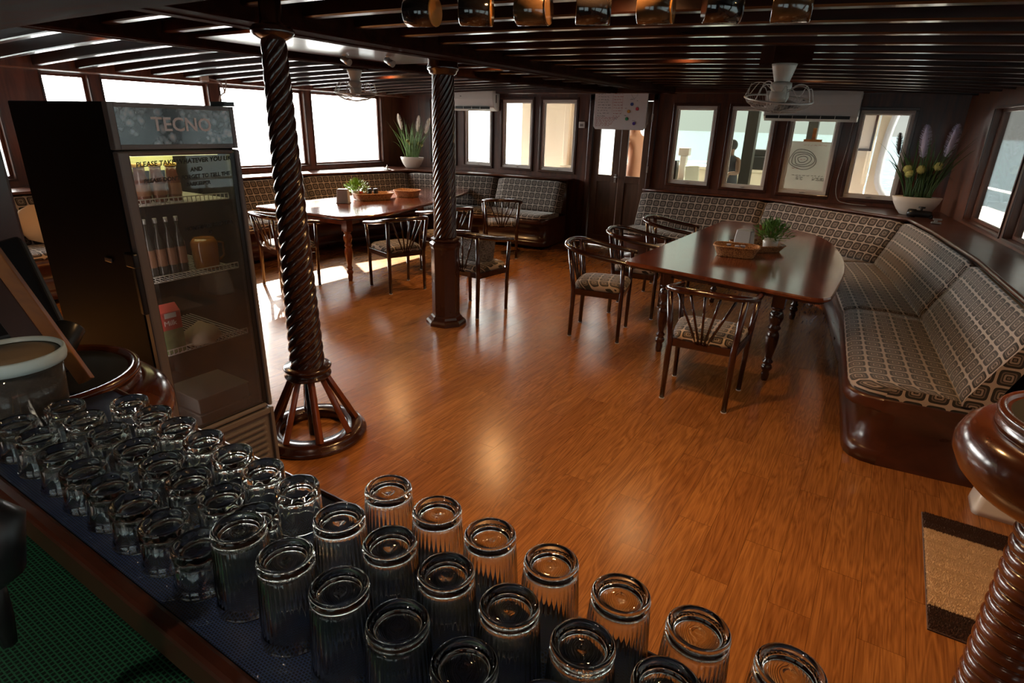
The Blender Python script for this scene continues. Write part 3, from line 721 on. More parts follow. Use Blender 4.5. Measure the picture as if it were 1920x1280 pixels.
C2 = (-3.25, 4.04)
t = thing('column', 'rope-carved wooden column on a tall octagonal pedestal, mid-room', 'column', (*C2, 0))
def octo(r, z, rot=PI/8+0.2): return [(C2[0]+r/math.cos(PI/8)*math.cos(rot+k*PI/4), C2[1]+r/math.cos(PI/8)*math.sin(rot+k*PI/4), z) for k in range(8)]
mb = MB(); mb.rings([octo(r, z) for r, z in ((0.172, 0), (0.172, 0.028), (0.158, 0.045), (0.138, 0.055), (0.132, 0.075), (0.120, 0.085), (0.117, 0.10))], True, False); mb.build('plinth', W_DARK, t)
W_PED = wood('pedestal_mahogany', (0.026, 0.006, 0.004), (0.050, 0.012, 0.007), 0.28, 0.45, (6, 6, 2))
mb = MB(); mb.rings([octo(r, z) for r, z in ((0.117, 0.10), (0.117, 0.70), (0.121, 0.71), (0.128, 0.725), (0.128, 0.745), (0.12, 0.757), (0.108, 0.765), (0.118, 0.775), (0.118, 0.79), (0.10, 0.80))], True, False); mb.build('pedestal', W_PED, t)
mb = MB(); rope(mb, C2, 0.80, 2.13, 0.102, 0.090, 14, 1.5, 0.12, 112, 160, 0.7); mb.build('twisted_shaft', W_COL, t)
mb = MB(); mb.lathe([(0.09, 2.11), (0.11, 2.125), (0.112, 2.14), (0.125, 2.15), (0.13, 2.17), (0.12, 2.185), (0.12, 2.23)], 32, (*C2, 0)); mb.build('capital', W_COL, t)

# turned bulbs at the ends of the bar
def newel(label, c, rim_m):
    t = thing('newel_post', label, 'post', (*c, 0))
    mb = MB(); rope(mb, c, 0.0, 0.97, 0.086, 0.086, 1, 28, 0.13, 48, 784, 0.5); mb.build('twisted_shaft', W_BULB, t)
    mb = MB(); mb.lathe([(0.07, 0.95), (0.095, 0.955), (0.10, 0.965), (0.14, 0.985), (0.19, 1.015), (0.225, 1.05), (0.242, 1.085), (0.243, 1.11), (0.232, 1.14), (0.215, 1.158), (0.205, 1.162), (0.19, 1.164)], 64, (*c, 0)); mb.build('bulb', W_BULB, t)
    mb = MB(); mb.lathe([(0.165, 1.162), (0.182, 1.164), (0.184, 1.172), (0.178, 1.178), (0.178, 1.184), (0.186, 1.190), (0.186, 1.2), (0.18, 1.206), (0.170, 1.204), (0.168, 1.196)], 64, (*c, 0)); mb.build('rim', W_BULB, t)
    mb = MB(); mb.lathe([(0.165, 1.17), (0.1675, 1.19), (0.16, 1.197), (0.02, 1.197)], 48, (*c, 0)); mb.build('top_pad', mat('black_felt', (0.006, 0.006, 0.006), 0.8), t)
    return t
newel('glossy turned wooden newel with bulbous top and spiral shaft, right edge of the bar', (0.487, 1.547), None)
newel('glossy turned wooden newel with bulbous top, between the fridge and the glasses', (-1.50, 0.44), None)

# ------------------------------------------------------------------ bar counter and glasses
t = thing('bar_counter', 'long narrow bar counter with raised wooden edge under the upturned glasses', 'counter', (-0.4, 0.37, 0))
mb = MB(); mb.box((-0.40, 0.362, 1.175), (1.80, 0.250, 0.034)); mb.build('countertop', W_DARK, t, 0.004)
mb = MB(); mb.box((-0.40, 0.226, 1.180), (1.80, 0.022, 0.050)); mb.build('front_edge', W_DARK, t, 0.006)
mb = MB(); mb.box((-0.40, 0.497, 1.182), (1.80, 0.010, 0.044)); mb.build('back_edge', W_DARK, t, 0.005)
mb = MB(); mb.box((-0.40, 0.42, 0.59), (1.80, 0.10, 1.16)); mb.build('front_panel', W_DARK, t)
mb = MB(); mb.box((-0.40, 0.3645, 1.196), (1.80, 0.253, 0.008)); tag(mb.build('net_mat', BLUEMAT), 'glossy navy blue net mat under the upturned glasses', 'mat')
t = thing('worktop', 'low worktop behind the bar, beneath the green net mat', 'worktop', (-0.75, -0.1, 0))
mb = MB(); mb.box((-0.58, -0.02, 1.062), (1.36, 0.75, 0.04)); mb.build('slab', W_DARK, t)
mb = MB(); mb.box((-0.58, -0.05, 0.52), (1.3, 0.45, 1.03)); mb.build('cabinet', W_DARK, t)
mb = MB(); mb.box((-0.58, -0.02, 1.0855), (1.34, 0.74, 0.006)); tag(mb.build('net_mat', GREENMAT), 'green anti-slip net mat behind the bar, lower left', 'mat')

def tall_glass():
    mb = MB(); seg = 144
    def fn(a, r, z):
        if 0.016 < z < 0.098 and r > 0.027:
            k = min(1, (z-0.016)/0.006, (0.098-z)/0.005); return 1+0.045*k*abs(math.cos(18*a))
        return 1
    outer = [(0.0350, 0.0), (0.0363, 0.0015), (0.0365, 0.006), (0.0357, 0.011), (0.0345, 0.016)]
    for i in range(9): outer.append((0.0336-0.0042*i/8, 0.018+0.076*i/8))
    outer += [(0.0296, 0.0985), (0.0300, 0.1005), (0.0302, 0.1045), (0.0296, 0.1080), (0.0284, 0.1097), (0.0270, 0.1100), (0.0256, 0.1092), (0.0240, 0.1068), (0.0218, 0.1045), (0.0175, 0.1030), (0.012, 0.1026), (0.0075, 0.1030), (0.005, 0.1042), (0.0025, 0.1047), (0.0005, 0.1047)]
    b = len(mb.v)
    mb.lathe(outer, seg, (0, 0, 0), fn, True, False)
    no = len(outer)
    inner = [(0.0350, 0.0), (0.0343, 0.002), (0.0325, 0.015), (0.0308, 0.045), (0.0290, 0.075), (0.0278, 0.092), (0.0262, 0.0970), (0.0225, 0.0992), (0.0100, 0.0998), (0.0005, 0.1000)]
    mb2 = MB(); mb2.lathe(inner[1:], seg)
    # join: bridge rim and cap centre
    off = len(mb.v); mb.v += mb2.v
    for f in mb2.f[:-2] if len(mb2.f[-1]) > 4 else mb2.f: mb.face([off+i for i in reversed(f)], None, True)
    for k in range(seg):
        l = (k+1) % seg; mb.face([k, off+k, off+l, l], None, True)
    mb.face([(no-1)*seg+k for k in range(seg)], None, True)
    ni = len(inner)-1; mb.face([off+(ni-1)*seg+k for k in reversed(range(seg))], None, True)
    return mb
def short_glass():
    mb = MB(); seg = 108
    def fn(a, r, z):
        if 0.020 < z < 0.052 and r > 0.02:
            k = min(1, (z-0.020)/0.01, (0.052-z)/0.003+0.35)
            q = ((a*9/(2*PI)) % 1.0)-0.5
            return 1-0.075*k*(1-(2*q)**2)
        return 1
    outer = [(0.0340, 0.0), (0.0354, 0.0015), (0.0354, 0.005), (0.0335, 0.010), (0.0320, 0.014), (0.0318, 0.020), (0.0318, 0.027), (0.0317, 0.034), (0.0314, 0.041), (0.0312, 0.047), (0.0310, 0.051), (0.0306, 0.053), (0.0300, 0.059), (0.0290, 0.0615), (0.0275, 0.062), (0.0262, 0.061), (0.0245, 0.0575), (0.0215, 0.0545), (0.016, 0.053), (0.010, 0.0525), (0.004, 0.0525), (0.0005, 0.0525)]
    mb.lathe(outer, seg, (0, 0, 0), fn, True, False); no = len(outer)
    inner = [(0.0330, 0.002), (0.0308, 0.012), (0.0290, 0.022), (0.0270, 0.038), (0.0240, 0.0455), (0.0150, 0.0475), (0.0005, 0.048)]
    mb2 = MB(); mb2.lathe(inner, seg); off = len(mb.v); mb.v += mb2.v
    for f in mb2.f[:-2]: mb.face([off+i for i in reversed(f)], None, True)
    for k in range(seg):
        l = (k+1) % seg; mb.face([k, off+k, off+l, l], None, True)
    mb.face([(no-1)*seg+k for k in range(seg)], None, True)
    ni = len(inner); mb.face([off+(ni-1)*seg+k for k in reversed(range(seg))], None, True)
    return mb
ZC = 1.2002
ORD = ['first', 'second', 'third', 'fourth', 'fifth', 'sixth', 'seventh', 'eighth', 'ninth']
def place(mb, name, rows, g, what):
    base = None; rnd = random.Random(3)
    for rname, y, xs in rows:
        for i, x in enumerate(xs):
            lab = '%s upside down, %s row, %s from the left' % (what, rname, ORD[i])
            if base is None: o = base = mb.build(name, GLASS)
            else: o = base.copy(); COL.objects.link(o)
            o.location = (x+rnd.uniform(-.0012, .0012), y+rnd.uniform(-.001, .001), ZC); o.rotation_euler = (0, 0, rnd.uniform(0, 6.28))
            o['label'] = lab; o['category'] = 'glass'; o['group'] = g
TG = [('row nearest the room, back', 0.4535, [-0.463+0.0797*i for i in range(8)]), ('middle', 0.378, [-0.469+0.0797*i for i in range(6)]), ('front', 0.3005, [-0.551, -0.467, -0.385, -0.3065, -0.2265, -0.1465])]
TG = [('back', TG[0][1], TG[0][2]), TG[1], TG[2]]
place(tall_glass(), 'ribbed_tumbler', TG, 'tall ribbed tumblers upside down on the bar', 'tall ribbed tumbler')
SG = [('back', 0.432, [-1.085+0.0771*i for i in range(7)]), ('middle', 0.3585, [-1.156, -1.0815, -1.004, -0.917, -0.8415, -0.767, -0.6895, -0.614]), ('front', 0.2862, [-1.153, -1.077, -0.9935, -0.915, -0.8455, -0.771, -0.697, -0.6255])]
place(short_glass(), 'short_tumbler', SG, 'short faceted tumblers upside down on the bar', 'short faceted tumbler')

# tub of dried bits
t = thing('storage_tub', 'round clear tub with white lid and brown dried contents, far left of the bar', 'tub', (-1.272, 0.335, 1.2))
c = (-1.272, 0.335, 1.201)
mb = MB(); mb.lathe([(0.062, 0.0), (0.066, 0.003), (0.075, 0.128), (0.073, 0.128), (0.064, 0.005), (0.02, 0.004)], 40, c, None, True, True); mb.build('tub_body', TUBP, t)
mb = MB(); mb.lathe([(0.070, 0.120), (0.081, 0.121), (0.083, 0.130), (0.082, 0.142), (0.079, 0.145), (0.076, 0.141), (0.074, 0.137)], 48, c, None, True, False); mb.build('lid_rim', mat('pale_lid_plastic', (0.62, 0.76, 0.76), 0.35), t)
mb = MB(); mb.lathe([(0.0745, 0.136), (0.02, 0.1365)], 40, c); mb.build('lid_top', mat('beige_lid_plastic', (0.32, 0.24, 0.15), 0.5), t)
mb = MB(); mb.lathe([(0.016, -0.003), (0.02, 0.0), (0.016, 0.003)], 16, (0, 0, 0)); 
M = Matrix.Translation((c[0]+0.055, c[1]-0.062, c[2]+0.118)) @ Matrix.Rotation(-0.85, 4, 'Z') @ Matrix.Rotation(PI/2, 4, 'X') 
mb.v = [M @ v for v in mb.v]; mb.build('lid_tab', MC['pale_lid_plastic'], t)
mb = MB(); rnd = random.Random(5)
for i in range(340):
    a = rnd.uniform(0, 2*PI); r = 0.058*math.sqrt(rnd.random()); z = rnd.uniform(0.006, 0.085)
    p = Vector((c[0]+r*math.cos(a), c[1]+r*math.sin(a), c[2]+z)); d = Vector((rnd.uniform(-1, 1), rnd.uniform(-1, 1), rnd.uniform(-.5, .5)))*0.009
    mb.tube([p-d, p+Vector((rnd.uniform(-.003, .003), rnd.uniform(-.003, .003), .003)), p+d], 0.0016, 4)
o = mb.build('contents', mat('dried_brown', (0.16, 0.085, 0.03), 0.8, noise=0.5, nscale=60), t); o['kind'] = 'stuff'

# tablet stand and leaning board at far left
t = thing('tablet_stand', 'black tilted tablet on a hinged stand, far left edge', 'tablet', (-1.75, 0.37, 1.0))
def beam(mb, a, b, wd, th, up=(0, 0, 1)):
    a, b, up = Vector(a), Vector(b), Vector(up); d = (b-a).normalized(); s = d.cross(up).normalized(); u = s.cross(d).normalized()
    rr = [[p+s*x*wd/2+u*y*th/2 for x, y in ((-1, -1), (1, -1), (1, 1), (-1, 1))] for p in (a, b)]
    mb.rings(rr, True, False)
def ray(u, v, dep):
    r = R3 @ Vector((u-960, -(v-640), -1085.0)); return Vector((0, 0, 1.75))+r*(dep/1085.0)
mb = MB(); A = ray(42, 448, 1.40); B = ray(126, 618, 1.34); C_ = ray(-70, 660, 1.28); D_ = ray(-140, 500, 1.32)
n_ = (B-A).cross(C_-A).normalized()*0.02
mb.rings([[A-n_, B-n_, C_-n_, D_-n_], [A+n_, B+n_, C_+n_, D_+n_]], True, False); mb.build('screen_body', BLACK, t, 0.008)
mb = MB(); mb.tube([ray(132, 612, 1.33), ray(112, 652, 1.30)], 0.030, 20); mb.build('hinge_barrel', mat('dark_grey_plastic', (0.03, 0.03, 0.03), 0.3), t, 0.003)
mb = MB(); mb.tube([ray(60, 655, 1.3), ray(40, 690, 1.30)], 0.02, 12); mb.build('foot', BLACK, t)
t = thing('wooden_prop', 'orange-brown wooden slat leaning in front of the black tablet, left edge', 'slat', (-1.35, 0.3, 1.2))
mb = MB(); beam(mb, ray(-30, 450, 1.16), ray(163, 714, 1.22), 0.026, 0.024, (0.6, -0.6, 0.5)); mb.build('front_slat', W_ORANGE, t, 0.002)
mb = MB(); beam(mb, ray(-60, 480, 1.19), ray(110, 706, 1.24), 0.05, 0.012, (0.6, -0.6, 0.5)); mb.build('rear_slat', W_DARK, t, 0.002)
mb = MB(); mb.tube([ray(-60, 940, 0.5), ray(2, 975, 0.5), ray(2, 1060, 0.52), ray(-30, 1100, .55)], [0.012, 0.018, 0.018, .012], 14); mb.tube([ray(-20, 1080, .55), ray(4, 1160, .58), ray(18, 1205, .59)], [0.010, 0.010, 0.007], 10)
t = tag(mb.build('black_strap', BLACK), 'black strap hanging over the green mat, lower left edge', 'strap')

# ------------------------------------------------------------------ fridge
FX0, FX1, FY0, FY1, FH = -3.36, -2.48, 1.13, 1.635, 1.79
t = thing('display_fridge', 'black upright display fridge with a misted glass door and iceberg header', 'fridge', ((FX0+FX1)/2, (FY0+FY1)/2, 0))
mb = MB(); th = 0.035
mb.box(((FX0+FX1)/2-0.02, FY0+th/2, FH/2), (FX1-FX0-0.04, th, FH)); mb.box(((FX0+FX1)/2-0.02, FY1-th/2, FH/2), (FX1-FX0-0.04, th, FH))
mb.box((FX0+th/2, (FY0+FY1)/2, FH/2), (th, FY1-FY0-2*th, FH)); mb.box(((FX0+FX1)/2-0.02, (FY0+FY1)/2, FH-0.09), (FX1-FX0-0.04, FY1-FY0-2*th, 0.18)); mb.box(((FX0+FX1)/2-0.02, (FY0+FY1)/2, 0.17), (FX1-FX0-0.04, FY1-FY0-2*th, 0.34))
mb.build('cabinet', FRIDGE_SIDE, t, 0.006)
mb = MB(); x = FX1-0.02
def fr(mb, x0, x1, y0, y1, z0, z1, wl, wr, wt, wb):
    xc, dx = (x0+x1)/2, x1-x0
    mb.box((xc, y0+wl/2, (z0+z1)/2), (dx, wl, z1-z0)); mb.box((xc, y1-wr/2, (z0+z1)/2), (dx, wr, z1-z0))
    mb.box((xc, (y0+y1)/2, z1-wt/2), (dx, y1-y0-wl-wr, wt)); mb.box((xc, (y0+y1)/2, z0+wb/2), (dx, y1-y0-wl-wr, wb))
fr(mb, FX1-0.04, FX1, FY0, FY1, 1.62, FH, 0.022, 0.02, 0.018, 0.02); hd = mb.build('header_frame', FRIDGE_GREY, t, 0.003)
mb = MB(); mb.box((FX1-0.006, (FY0+FY1)/2, 1.706), (0.01, FY1-FY0-0.045, 0.135)); mb.build('header_panel', ICE, t)
MT = Matrix.Rotation(PI/2, 4, 'Z') @ Matrix.Rotation(PI/2, 4, 'X')     # text plane facing +x
GREYT = mat('pink_grey_print', (0.75, 0.64, 0.61), 0.4)
text_mesh('TECNO', 0.072, GREYT, 'lettering', t, Matrix.Translation((FX1+0.0005, 1.40, 1.712)) @ MT, bold=0.0012)
mb = MB(); fr(mb, FX1-0.035, FX1+0.008, FY0, FY1, 0.355, 1.615, 0.042, 0.022, 0.016, 0.022); door = mb.build('door', FRIDGE_GREY, t, 0.008)
mb = MB(); fr(mb, FX1-0.034, FX1-0.004, FY0+0.042, FY1-0.022, 0.377, 1.60, 0.004, 0.022, 0.004, 0.004); mb.build('door_seal', BLACK, door)
mb = MB(); mb.box((FX1-0.008, (FY0+FY1)/2+0.01, 0.99), (0.005, FY1-FY0-0.064, 1.222)); mb.build('pane', PANE_FOG, door)
mb = MB(); mb.box((FX1-0.004, FY0-0.010, 1.10), (0.03, 0.022, 0.25)); mb.box((FX1-0.02, FY0-0.012, 1.20), (0.075, 0.024, 0.06)); mb.build('handle', BLACK, door, 0.006)
INK = mat('black_marker', (0.008, 0.008, 0.010), 0.6)
for s, y, z, sz in (('PLEASE TAKE WHATEVER YOU LIKE', 1.40, 1.572, 0.026), ('AND', 1.43, 1.538, 0.024), ("PLEASE DON'T FORGET TO TELL THE", 1.395, 1.508, 0.022), ('BARKEEPER', 1.43, 1.480, 0.021), (':D', 1.43, 1.448, 0.026), ('HOMEMADE ICED TEA', 1.45, 1.300, 0.022), ('IS', 1.45, 1.272, 0.02)):
    text_mesh(s, sz, INK, 'handwriting', door, Matrix.Translation((FX1-0.0045, y, z)) @ Matrix.Rotation(0.04, 4, 'X') @ MT, shear=0.15, extrude=0.0003, bold=0.0006)
mb = MB(); fr(mb, FX1-0.03, FX1+0.01, FY0, FY1, 0.02, 0.345, 0.02, 0.02, 0.03, 0.02)
mb.box((FX1-0.018, (FY0+FY1)/2, 0.18), (0.02, FY1-FY0-0.04, 0.28))
for k in range(7): mb.box((FX1-0.004, (FY0+FY1)/2+0.01, 0.075+0.034*k), (0.022, FY1-FY0-0.12, 0.016), 0.0)
mb.build('lower_grille', FRIDGE_GREY, t, 0.004)
mb = MB(); mb.box((FX1-0.03, FY1-0.03, FH+0.01), (0.10, 0.05, 0.018)); mb.build('top_hinge', BLACK, t, 0.003)
mb = MB(); mb.box((-2.72, FY0-0.004, 1.17), (0.055, 0.008, 0.018), 0.0); mb.build('badge', STEEL, t, 0.002)
mb = MB(); mb.box((-2.78, (FY0+FY1)/2, 1.595), (0.5, 0.36, 0.006)); mb.build('interior_light', mat('interior_strip', (0.6, 0.6, 0.3), 0.5, emit=(0.9, 0.9, 0.45), es=2.2), t)
mb = MB(); mb.box((-2.86, 1.36, 1.545), (0.006, 0.36, 0.07)); mb.build('light_strip', mat('yellow_strip', (0.5, 0.5, 0.2), 0.5, emit=(0.80, 0.78, 0.28), es=0.35), t)
mb = MB(); mb.box((FX1-0.052, FY0+0.050, 0.97), (0.012, 0.008, 1.15)); mb.build('jamb_fill', mat('jamb_fill_glow', (0.6, 0.6, 0.6), 0.5, emit=(1.0, 0.92, 0.85), es=5.0), t)  # added glowing strip, hidden behind the door frame to brighten the interior
for z in (1.40, 1.08, 0.75):
    mb = MB(); x0, x1 = -3.04, FX1-0.055; y0, y1 = FY0+0.04, FY1-0.045
    for k in range(23): y = y0+(y1-y0)*k/22; mb.box(((x0+x1)/2, y, z), (x1-x0, 0.003, 0.003)); mb.box((x1, y, z+0.012), (0.003, 0.003, 0.026))
    for zz in (z, z+0.025): mb.box((x1, (y0+y1)/2, zz), (0.004, y1-y0, 0.004))
    mb.build('wire_shelf', WIRE, t)
def bottle(c, h, r, m, capm, lab, cat='bottle', neck=0.35, name='bottle'):
    o = thing(name, lab, cat, c); k = h
    mb = MB(); mb.lathe([(r*.85, 0), (r, 0.004), (r, h*0.55), (r*.9, h*0.62), (r*neck, h*0.78), (r*neck, h*0.93)], 18, c); mb.build('body', m, o)
    mb = MB(); mb.lathe([(r*neck*1.15, h*0.92), (r*neck*1.15, h), (r*neck, h)], 14, c); mb.build('cap', capm, o)
    mb = MB(); mb.lathe([(r*1.02, h*0.18), (r*1.02, h*0.48)], 18, c, cap=False); mb.build('label_band', mat('brown_label', (0.22, 0.10, 0.05), 0.5), o)
    return o
BR = mat('brown_bottle', (0.12, 0.035, 0.02), 0.15, coat=0.5); YC = mat('yellow_cap', (0.6, 0.35, 0.04), 0.4); DG = mat('dark_bottle', (0.03, 0.03, 0.025), 0.15, coat=0.5); WC = mat('silver_cap', (0.5, 0.5, 0.5), 0.3, metal=0.6)
for i, y in enumerate((1.19, 1.255, 1.32, 1.385)):
    bottle((-2.60, y, 1.405), 0.155, 0.029, BR, YC, 'brown bottle with yellow cap on the top fridge shelf, %s from the left' % ORD[i], neck=0.75)
for i, y in enumerate((1.20, 1.245, 1.29, 1.335, 1.38)):
    bottle((-2.62, y, 1.085), 0.25, 0.021, DG, WC, 'slim dark bottle on the second fridge shelf, %s from the left' % ORD[i])
o = thing('drinks_jug', 'amber drinks jug on the second fridge shelf, right of the bottles', 'jug', (-2.62, 1.49, 1.085))
mb = MB(); mb.lathe([(0.05, 0), (0.055, 0.005), (0.058, 0.12), (0.045, 0.14)], 24, (-2.62, 1.49, 1.085)); mb.build('jug_body', mat('amber_tea', (0.28, 0.10, 0.015), 0.12, coat=0.5), o)
mb = MB(); mb.tube([(-2.62, 1.545, 1.20), (-2.62, 1.58, 1.19), (-2.62, 1.58, 1.13), (-2.62, 1.547, 1.11)], 0.006, 8); mb.build('handle', MC['amber_tea'], o)
o = thing('milk_carton', 'red and green milk carton on the third fridge shelf', 'carton', (-2.57, 1.235, 0.755))
mb = MB(); mb.box((-2.57, 1.235, 0.81), (0.07, 0.10, 0.11)); mb.build('lower_panel', mat('milk_green', (0.16, 0.20, 0.08), 0.5, noise=0.6, nscale=30), o)
mb = MB(); mb.box((-2.57, 1.235, 0.905), (0.07, 0.10, 0.08)); mb.rings([[(-2.605, 1.185, .945), (-2.535, 1.185, .945), (-2.535, 1.285, .945), (-2.605, 1.285, .945)], [(-2.572, 1.185, .975), (-2.568, 1.185, .975), (-2.568, 1.285, .975), (-2.572, 1.285, .975)]], True, False); mb.build('upper_panel', mat('milk_red', (0.45, 0.05, 0.04), 0.45), o)
text_mesh('Milk', 0.032, mat('white_print', (0.8, 0.75, 0.72), 0.5), 'lettering', o, Matrix.Translation((-2.5345, 1.235, 0.895)) @ MT)
mb = MB(); mb.box((-2.5342, 1.24, 0.93), (0.001, 0.05, 0.022)); mb.build('logo_patch', WHITE, o)
mb = MB(); rr = []
for i, (r, z) in enumerate(((0.055, 0), (0.07, 0.015), (0.068, 0.04), (0.05, 0.065), (0.022, 0.085), (0.008, 0.10))):
    rr.append([(-2.58+r*(1+.10*math.sin(5*a+i))*math.cos(a), 1.385+1.25*r*(1+.10*math.sin(7*a+i))*math.sin(a), 0.756+z) for a in [2*PI*k/28 for k in range(28)]])
mb.rings(rr); tag(mb.build('paper_bag', mat('tan_paper', (0.50, 0.38, 0.28), 0.7)), 'crumpled tan bag beside the milk carton in the fridge', 'bag')
for i, (z, lab) in enumerate(((0.46, 'upper clear food box on the fridge floor'), (0.375, 'lower clear food box on the fridge floor'))):
    mb = MB(); mb.box((-2.66, 1.42, z), (0.26, 0.26, 0.07)); mb.box((-2.66, 1.42, z+0.038), (0.27, 0.27, 0.008)); tag(mb.build('food_box', mat('translucent_box', (0.20, 0.18, 0.17), 0.3), None, 0.006), lab, 'box', None)

# ------------------------------------------------------------------ fans
FANM = mat('aged_white_plastic', (0.50, 0.46, 0.40), 0.4); CAGE = mat('cage_wire', (0.50, 0.48, 0.44), 0.35, metal=0.3)
def fan(label, loc, rz, tilt):
    t = thing('ceiling_fan', label, 'fan', loc, rz, 'caged oscillating ceiling fans', local=True)
    mb = MB(); mb.lathe([(0.075, 0.0), (0.07, -0.02), (0.055, -0.07), (0.045, -0.105), (0.05, -0.115)], 28); mb.build('mount', FANM, t)
    mb = MB(); mb.box((0, 0, 0.05), (0.24, 0.20, 0.10)); mb.build('mounting_block', W_GIRD, t)
    mb = MB(); mb.lathe([(0.04, -0.10), (0.062, -0.11), (0.065, -0.135), (0.055, -0.15), (0.05, -0.165)], 28); mb.build('swivel', FANM, t)
    Mt = Matrix.Translation((0, 0, -0.16)) @ Matrix.Rotation(tilt, 4, 'X')
    mb = MB(); mb.lathe([(0.03, 0.02), (0.055, 0.0), (0.06, -0.03), (0.05, -0.055), (0.02, -0.06)], 24); mb.v = [Mt @ v for v in mb.v]; mb.build('motor', FANM, t)
    mb = MB(); R = 0.205
    def ringp(r, z, n=48): return [(r*math.cos(2*PI*k/n), r*math.sin(2*PI*k/n), z) for k in range(n)]
    mb.tube(ringp(R, -0.045), 0.0055, 8, close=True); mb.tube(ringp(0.10, -0.115), 0.002, 6, close=True); mb.tube(ringp(0.155, -0.095), 0.002, 6, close=True)
    for k in range(60):
        a = 2*PI*k/60; c, s = math.cos(a), math.sin(a)
        mb.tube([(R*c, R*s, -0.045), (0.185*c, 0.185*s, -0.075), (0.12*c, 0.12*s, -0.11), (0.035*c, 0.035*s, -0.125)], 0.0013, 4)
    for k in range(7):
        a = 2*PI*k/7; c, s = math.cos(a), math.sin(a); c2, s2 = math.cos(a+0.45), math.sin(a+0.45)
        mb.tube(catmull([(0.05*c, 0.05*s, 0.005), (0.11*c, 0.11*s, 0.045), (0.175*c, 0.175*s, 0.03), (R*c, R*s, -0.045)], 4), 0.0028, 6)
        mb.tube(catmull([(0.175*c, 0.175*s, 0.03), (0.185*math.cos(a+.2), 0.185*math.sin(a+.2), 0.03), (R*c2, R*s2, -0.045)], 4), 0.0025, 6)
    mb.v = [Mt @ v for v in mb.v]; mb.build('cage', CAGE, t)
    mb = MB(); mb.lathe([(0.036, -0.118), (0.034, -0.128), (0.01, -0.13)], 24); mb.v = [Mt @ v for v in mb.v]; mb.build('cage_badge', FANM, t)
    for k in range(3):
        a = 2*PI*k/3+0.5; mb = MB(); rr = []
        for r, wd, tw in ((0.03, 0.02, 0.5), (0.08, 0.055, 0.42), (0.14, 0.07, 0.32), (0.185, 0.05, 0.25)):
            u = Vector((math.cos(a), math.sin(a), 0)); v = Vector((-math.sin(a)*math.cos(tw), math.cos(a)*math.cos(tw), math.sin(tw)))
            p = u*r+Vector((0, 0, -0.075)); rr.append([p-v*wd, p+Vector((0, 0, .0015)), p+v*wd, p-Vector((0, 0, .0015))])
        mb.rings(rr, True, True); mb.v = [Mt @ q for q in mb.v]; mb.build('blade', mat('fan_blade', (0.35, 0.31, 0.27), 0.35), t)
    return t
fan('white caged ceiling fan in front of the air conditioner over the right table', (-0.72, 4.3, 2.155), 0.6, math.radians(10))
fan('white caged ceiling fan over the left table, sunlit orange on one side', (-4.66, 4.42, 2.215), 0.6, math.radians(6))

# ------------------------------------------------------------------ air conditioners
def aircon(label, x0, x1, z0, z1, y1, dep=0.2):
    t = thing('air_conditioner', label, 'air conditioner', ((x0+x1)/2, y1, z0), 0, 'white split air conditioners')
    h = z1-z0; rr = []
    prof = [(0, 0), (-dep*0.45, 0.0), (-dep*0.85, 0.05*h/0.3), (-dep, 0.16*h/0.3), (-dep, h*0.85), (-dep*0.9, h), (0, h)]
    for x, s in ((x0, 0.95), (x0+0.015, 1), (x1-0.015, 1), (x1, 0.95)): rr.append([(x, y1+d*s, z0+z) for d, z in prof])
    mb = MB(); mb.rings(rr, True, False); mb.build('casing', WHITE, t, 0.012, bseg=3)
    mb = MB(); mb.box(((x0+x1)/2-0.02, y1-dep*0.93, z0+0.045), (x1-x0-0.12, 0.03, 0.035)); sl = mb.build('air_slot', BLACK, t)
    mb = MB()
    for k in range(1, 6): mb.box((x0+0.04+(x1-x0-0.12)*k/6, y1-dep*0.93-0.008, z0+0.045), (0.006, 0.03, 0.035))
    mb.build('vane', WHITE, sl)
    mb = MB(); mb.box(((x0+x1)/2-0.08, y1-dep-0.001, z1-0.11), (0.03, 0.004, 0.01)); mb.build('badge', BLACK, t)
    mb = MB(); mb.box((x1-0.002, y1-dep*0.55, z0+h*0.55), (0.012, 0.02, 0.12)); mb.build('side_grip', BLACK, t)
    return t
aircon('white wall air conditioner above the right-hand front windows', -1.54, -0.49, 1.89, 2.235, 8.44, 0.19)
aircon('white wall air conditioner partly behind the rope-carved column', -6.75, -5.62, 1.95, 2.28, 8.44, 0.20)

# ------------------------------------------------------------------ whiteboard on the door
t = thing('whiteboard', 'small whiteboard with handwritten schedule and coloured magnets, over the double door', 'whiteboard', (-3.5, 8.38, 1.735))
bx0, bx1, bz0, bz1 = -3.905, -3.11, 1.735, 2.26
def chamf(x0, x1, z0, z1, c): return [(x0+c, z0), (x1-c, z0), (x1, z0+c), (x1, z1-c), (x1-c, z1), (x0+c, z1), (x0, z1-c), (x0, z0+c)]
mb = MB(); p = chamf(bx0, bx1, bz0, bz1, 0.03); mb.rings([[(x, 8.40, z) for x, z in p], [(x, 8.378, z) for x, z in p]], True, False); mb.build('board', mat('whiteboard_white', (0.66, 0.60, 0.60), 0.25, coat=0.4), t)
mb = MB(); mb.tube([(x, 8.39, z) for x, z in p], 0.009, 6, close=True); mb.build('rim', WHITE, t)
RED = mat('red_marker', (0.45, 0.06, 0.06), 0.6); INK2 = mat('grey_marker', (0.09, 0.08, 0.09), 0.6)
def scribble(mb, x0, x1, z, h, rnd, y=8.3765, th=0.0042):
    x = x0
    while x < x1:
        wdt = rnd.uniform(0.018, 0.05); pts = []; n = max(4, int(wdt/0.004))
        for i in range(n): pts.append((x+wdt*i/n, y, z+rnd.uniform(-h/2, h/2)))
        mb.tube(pts, th/2, 4); x += wdt+rnd.uniform(0.008, 0.02)
rnd = random.Random(4); mb = MB()
for k in range(9): scribble(mb, bx0+0.05, bx0+0.05+rnd.uniform(0.1, 0.2), bz1-0.055-k*0.037, 0.011, rnd)
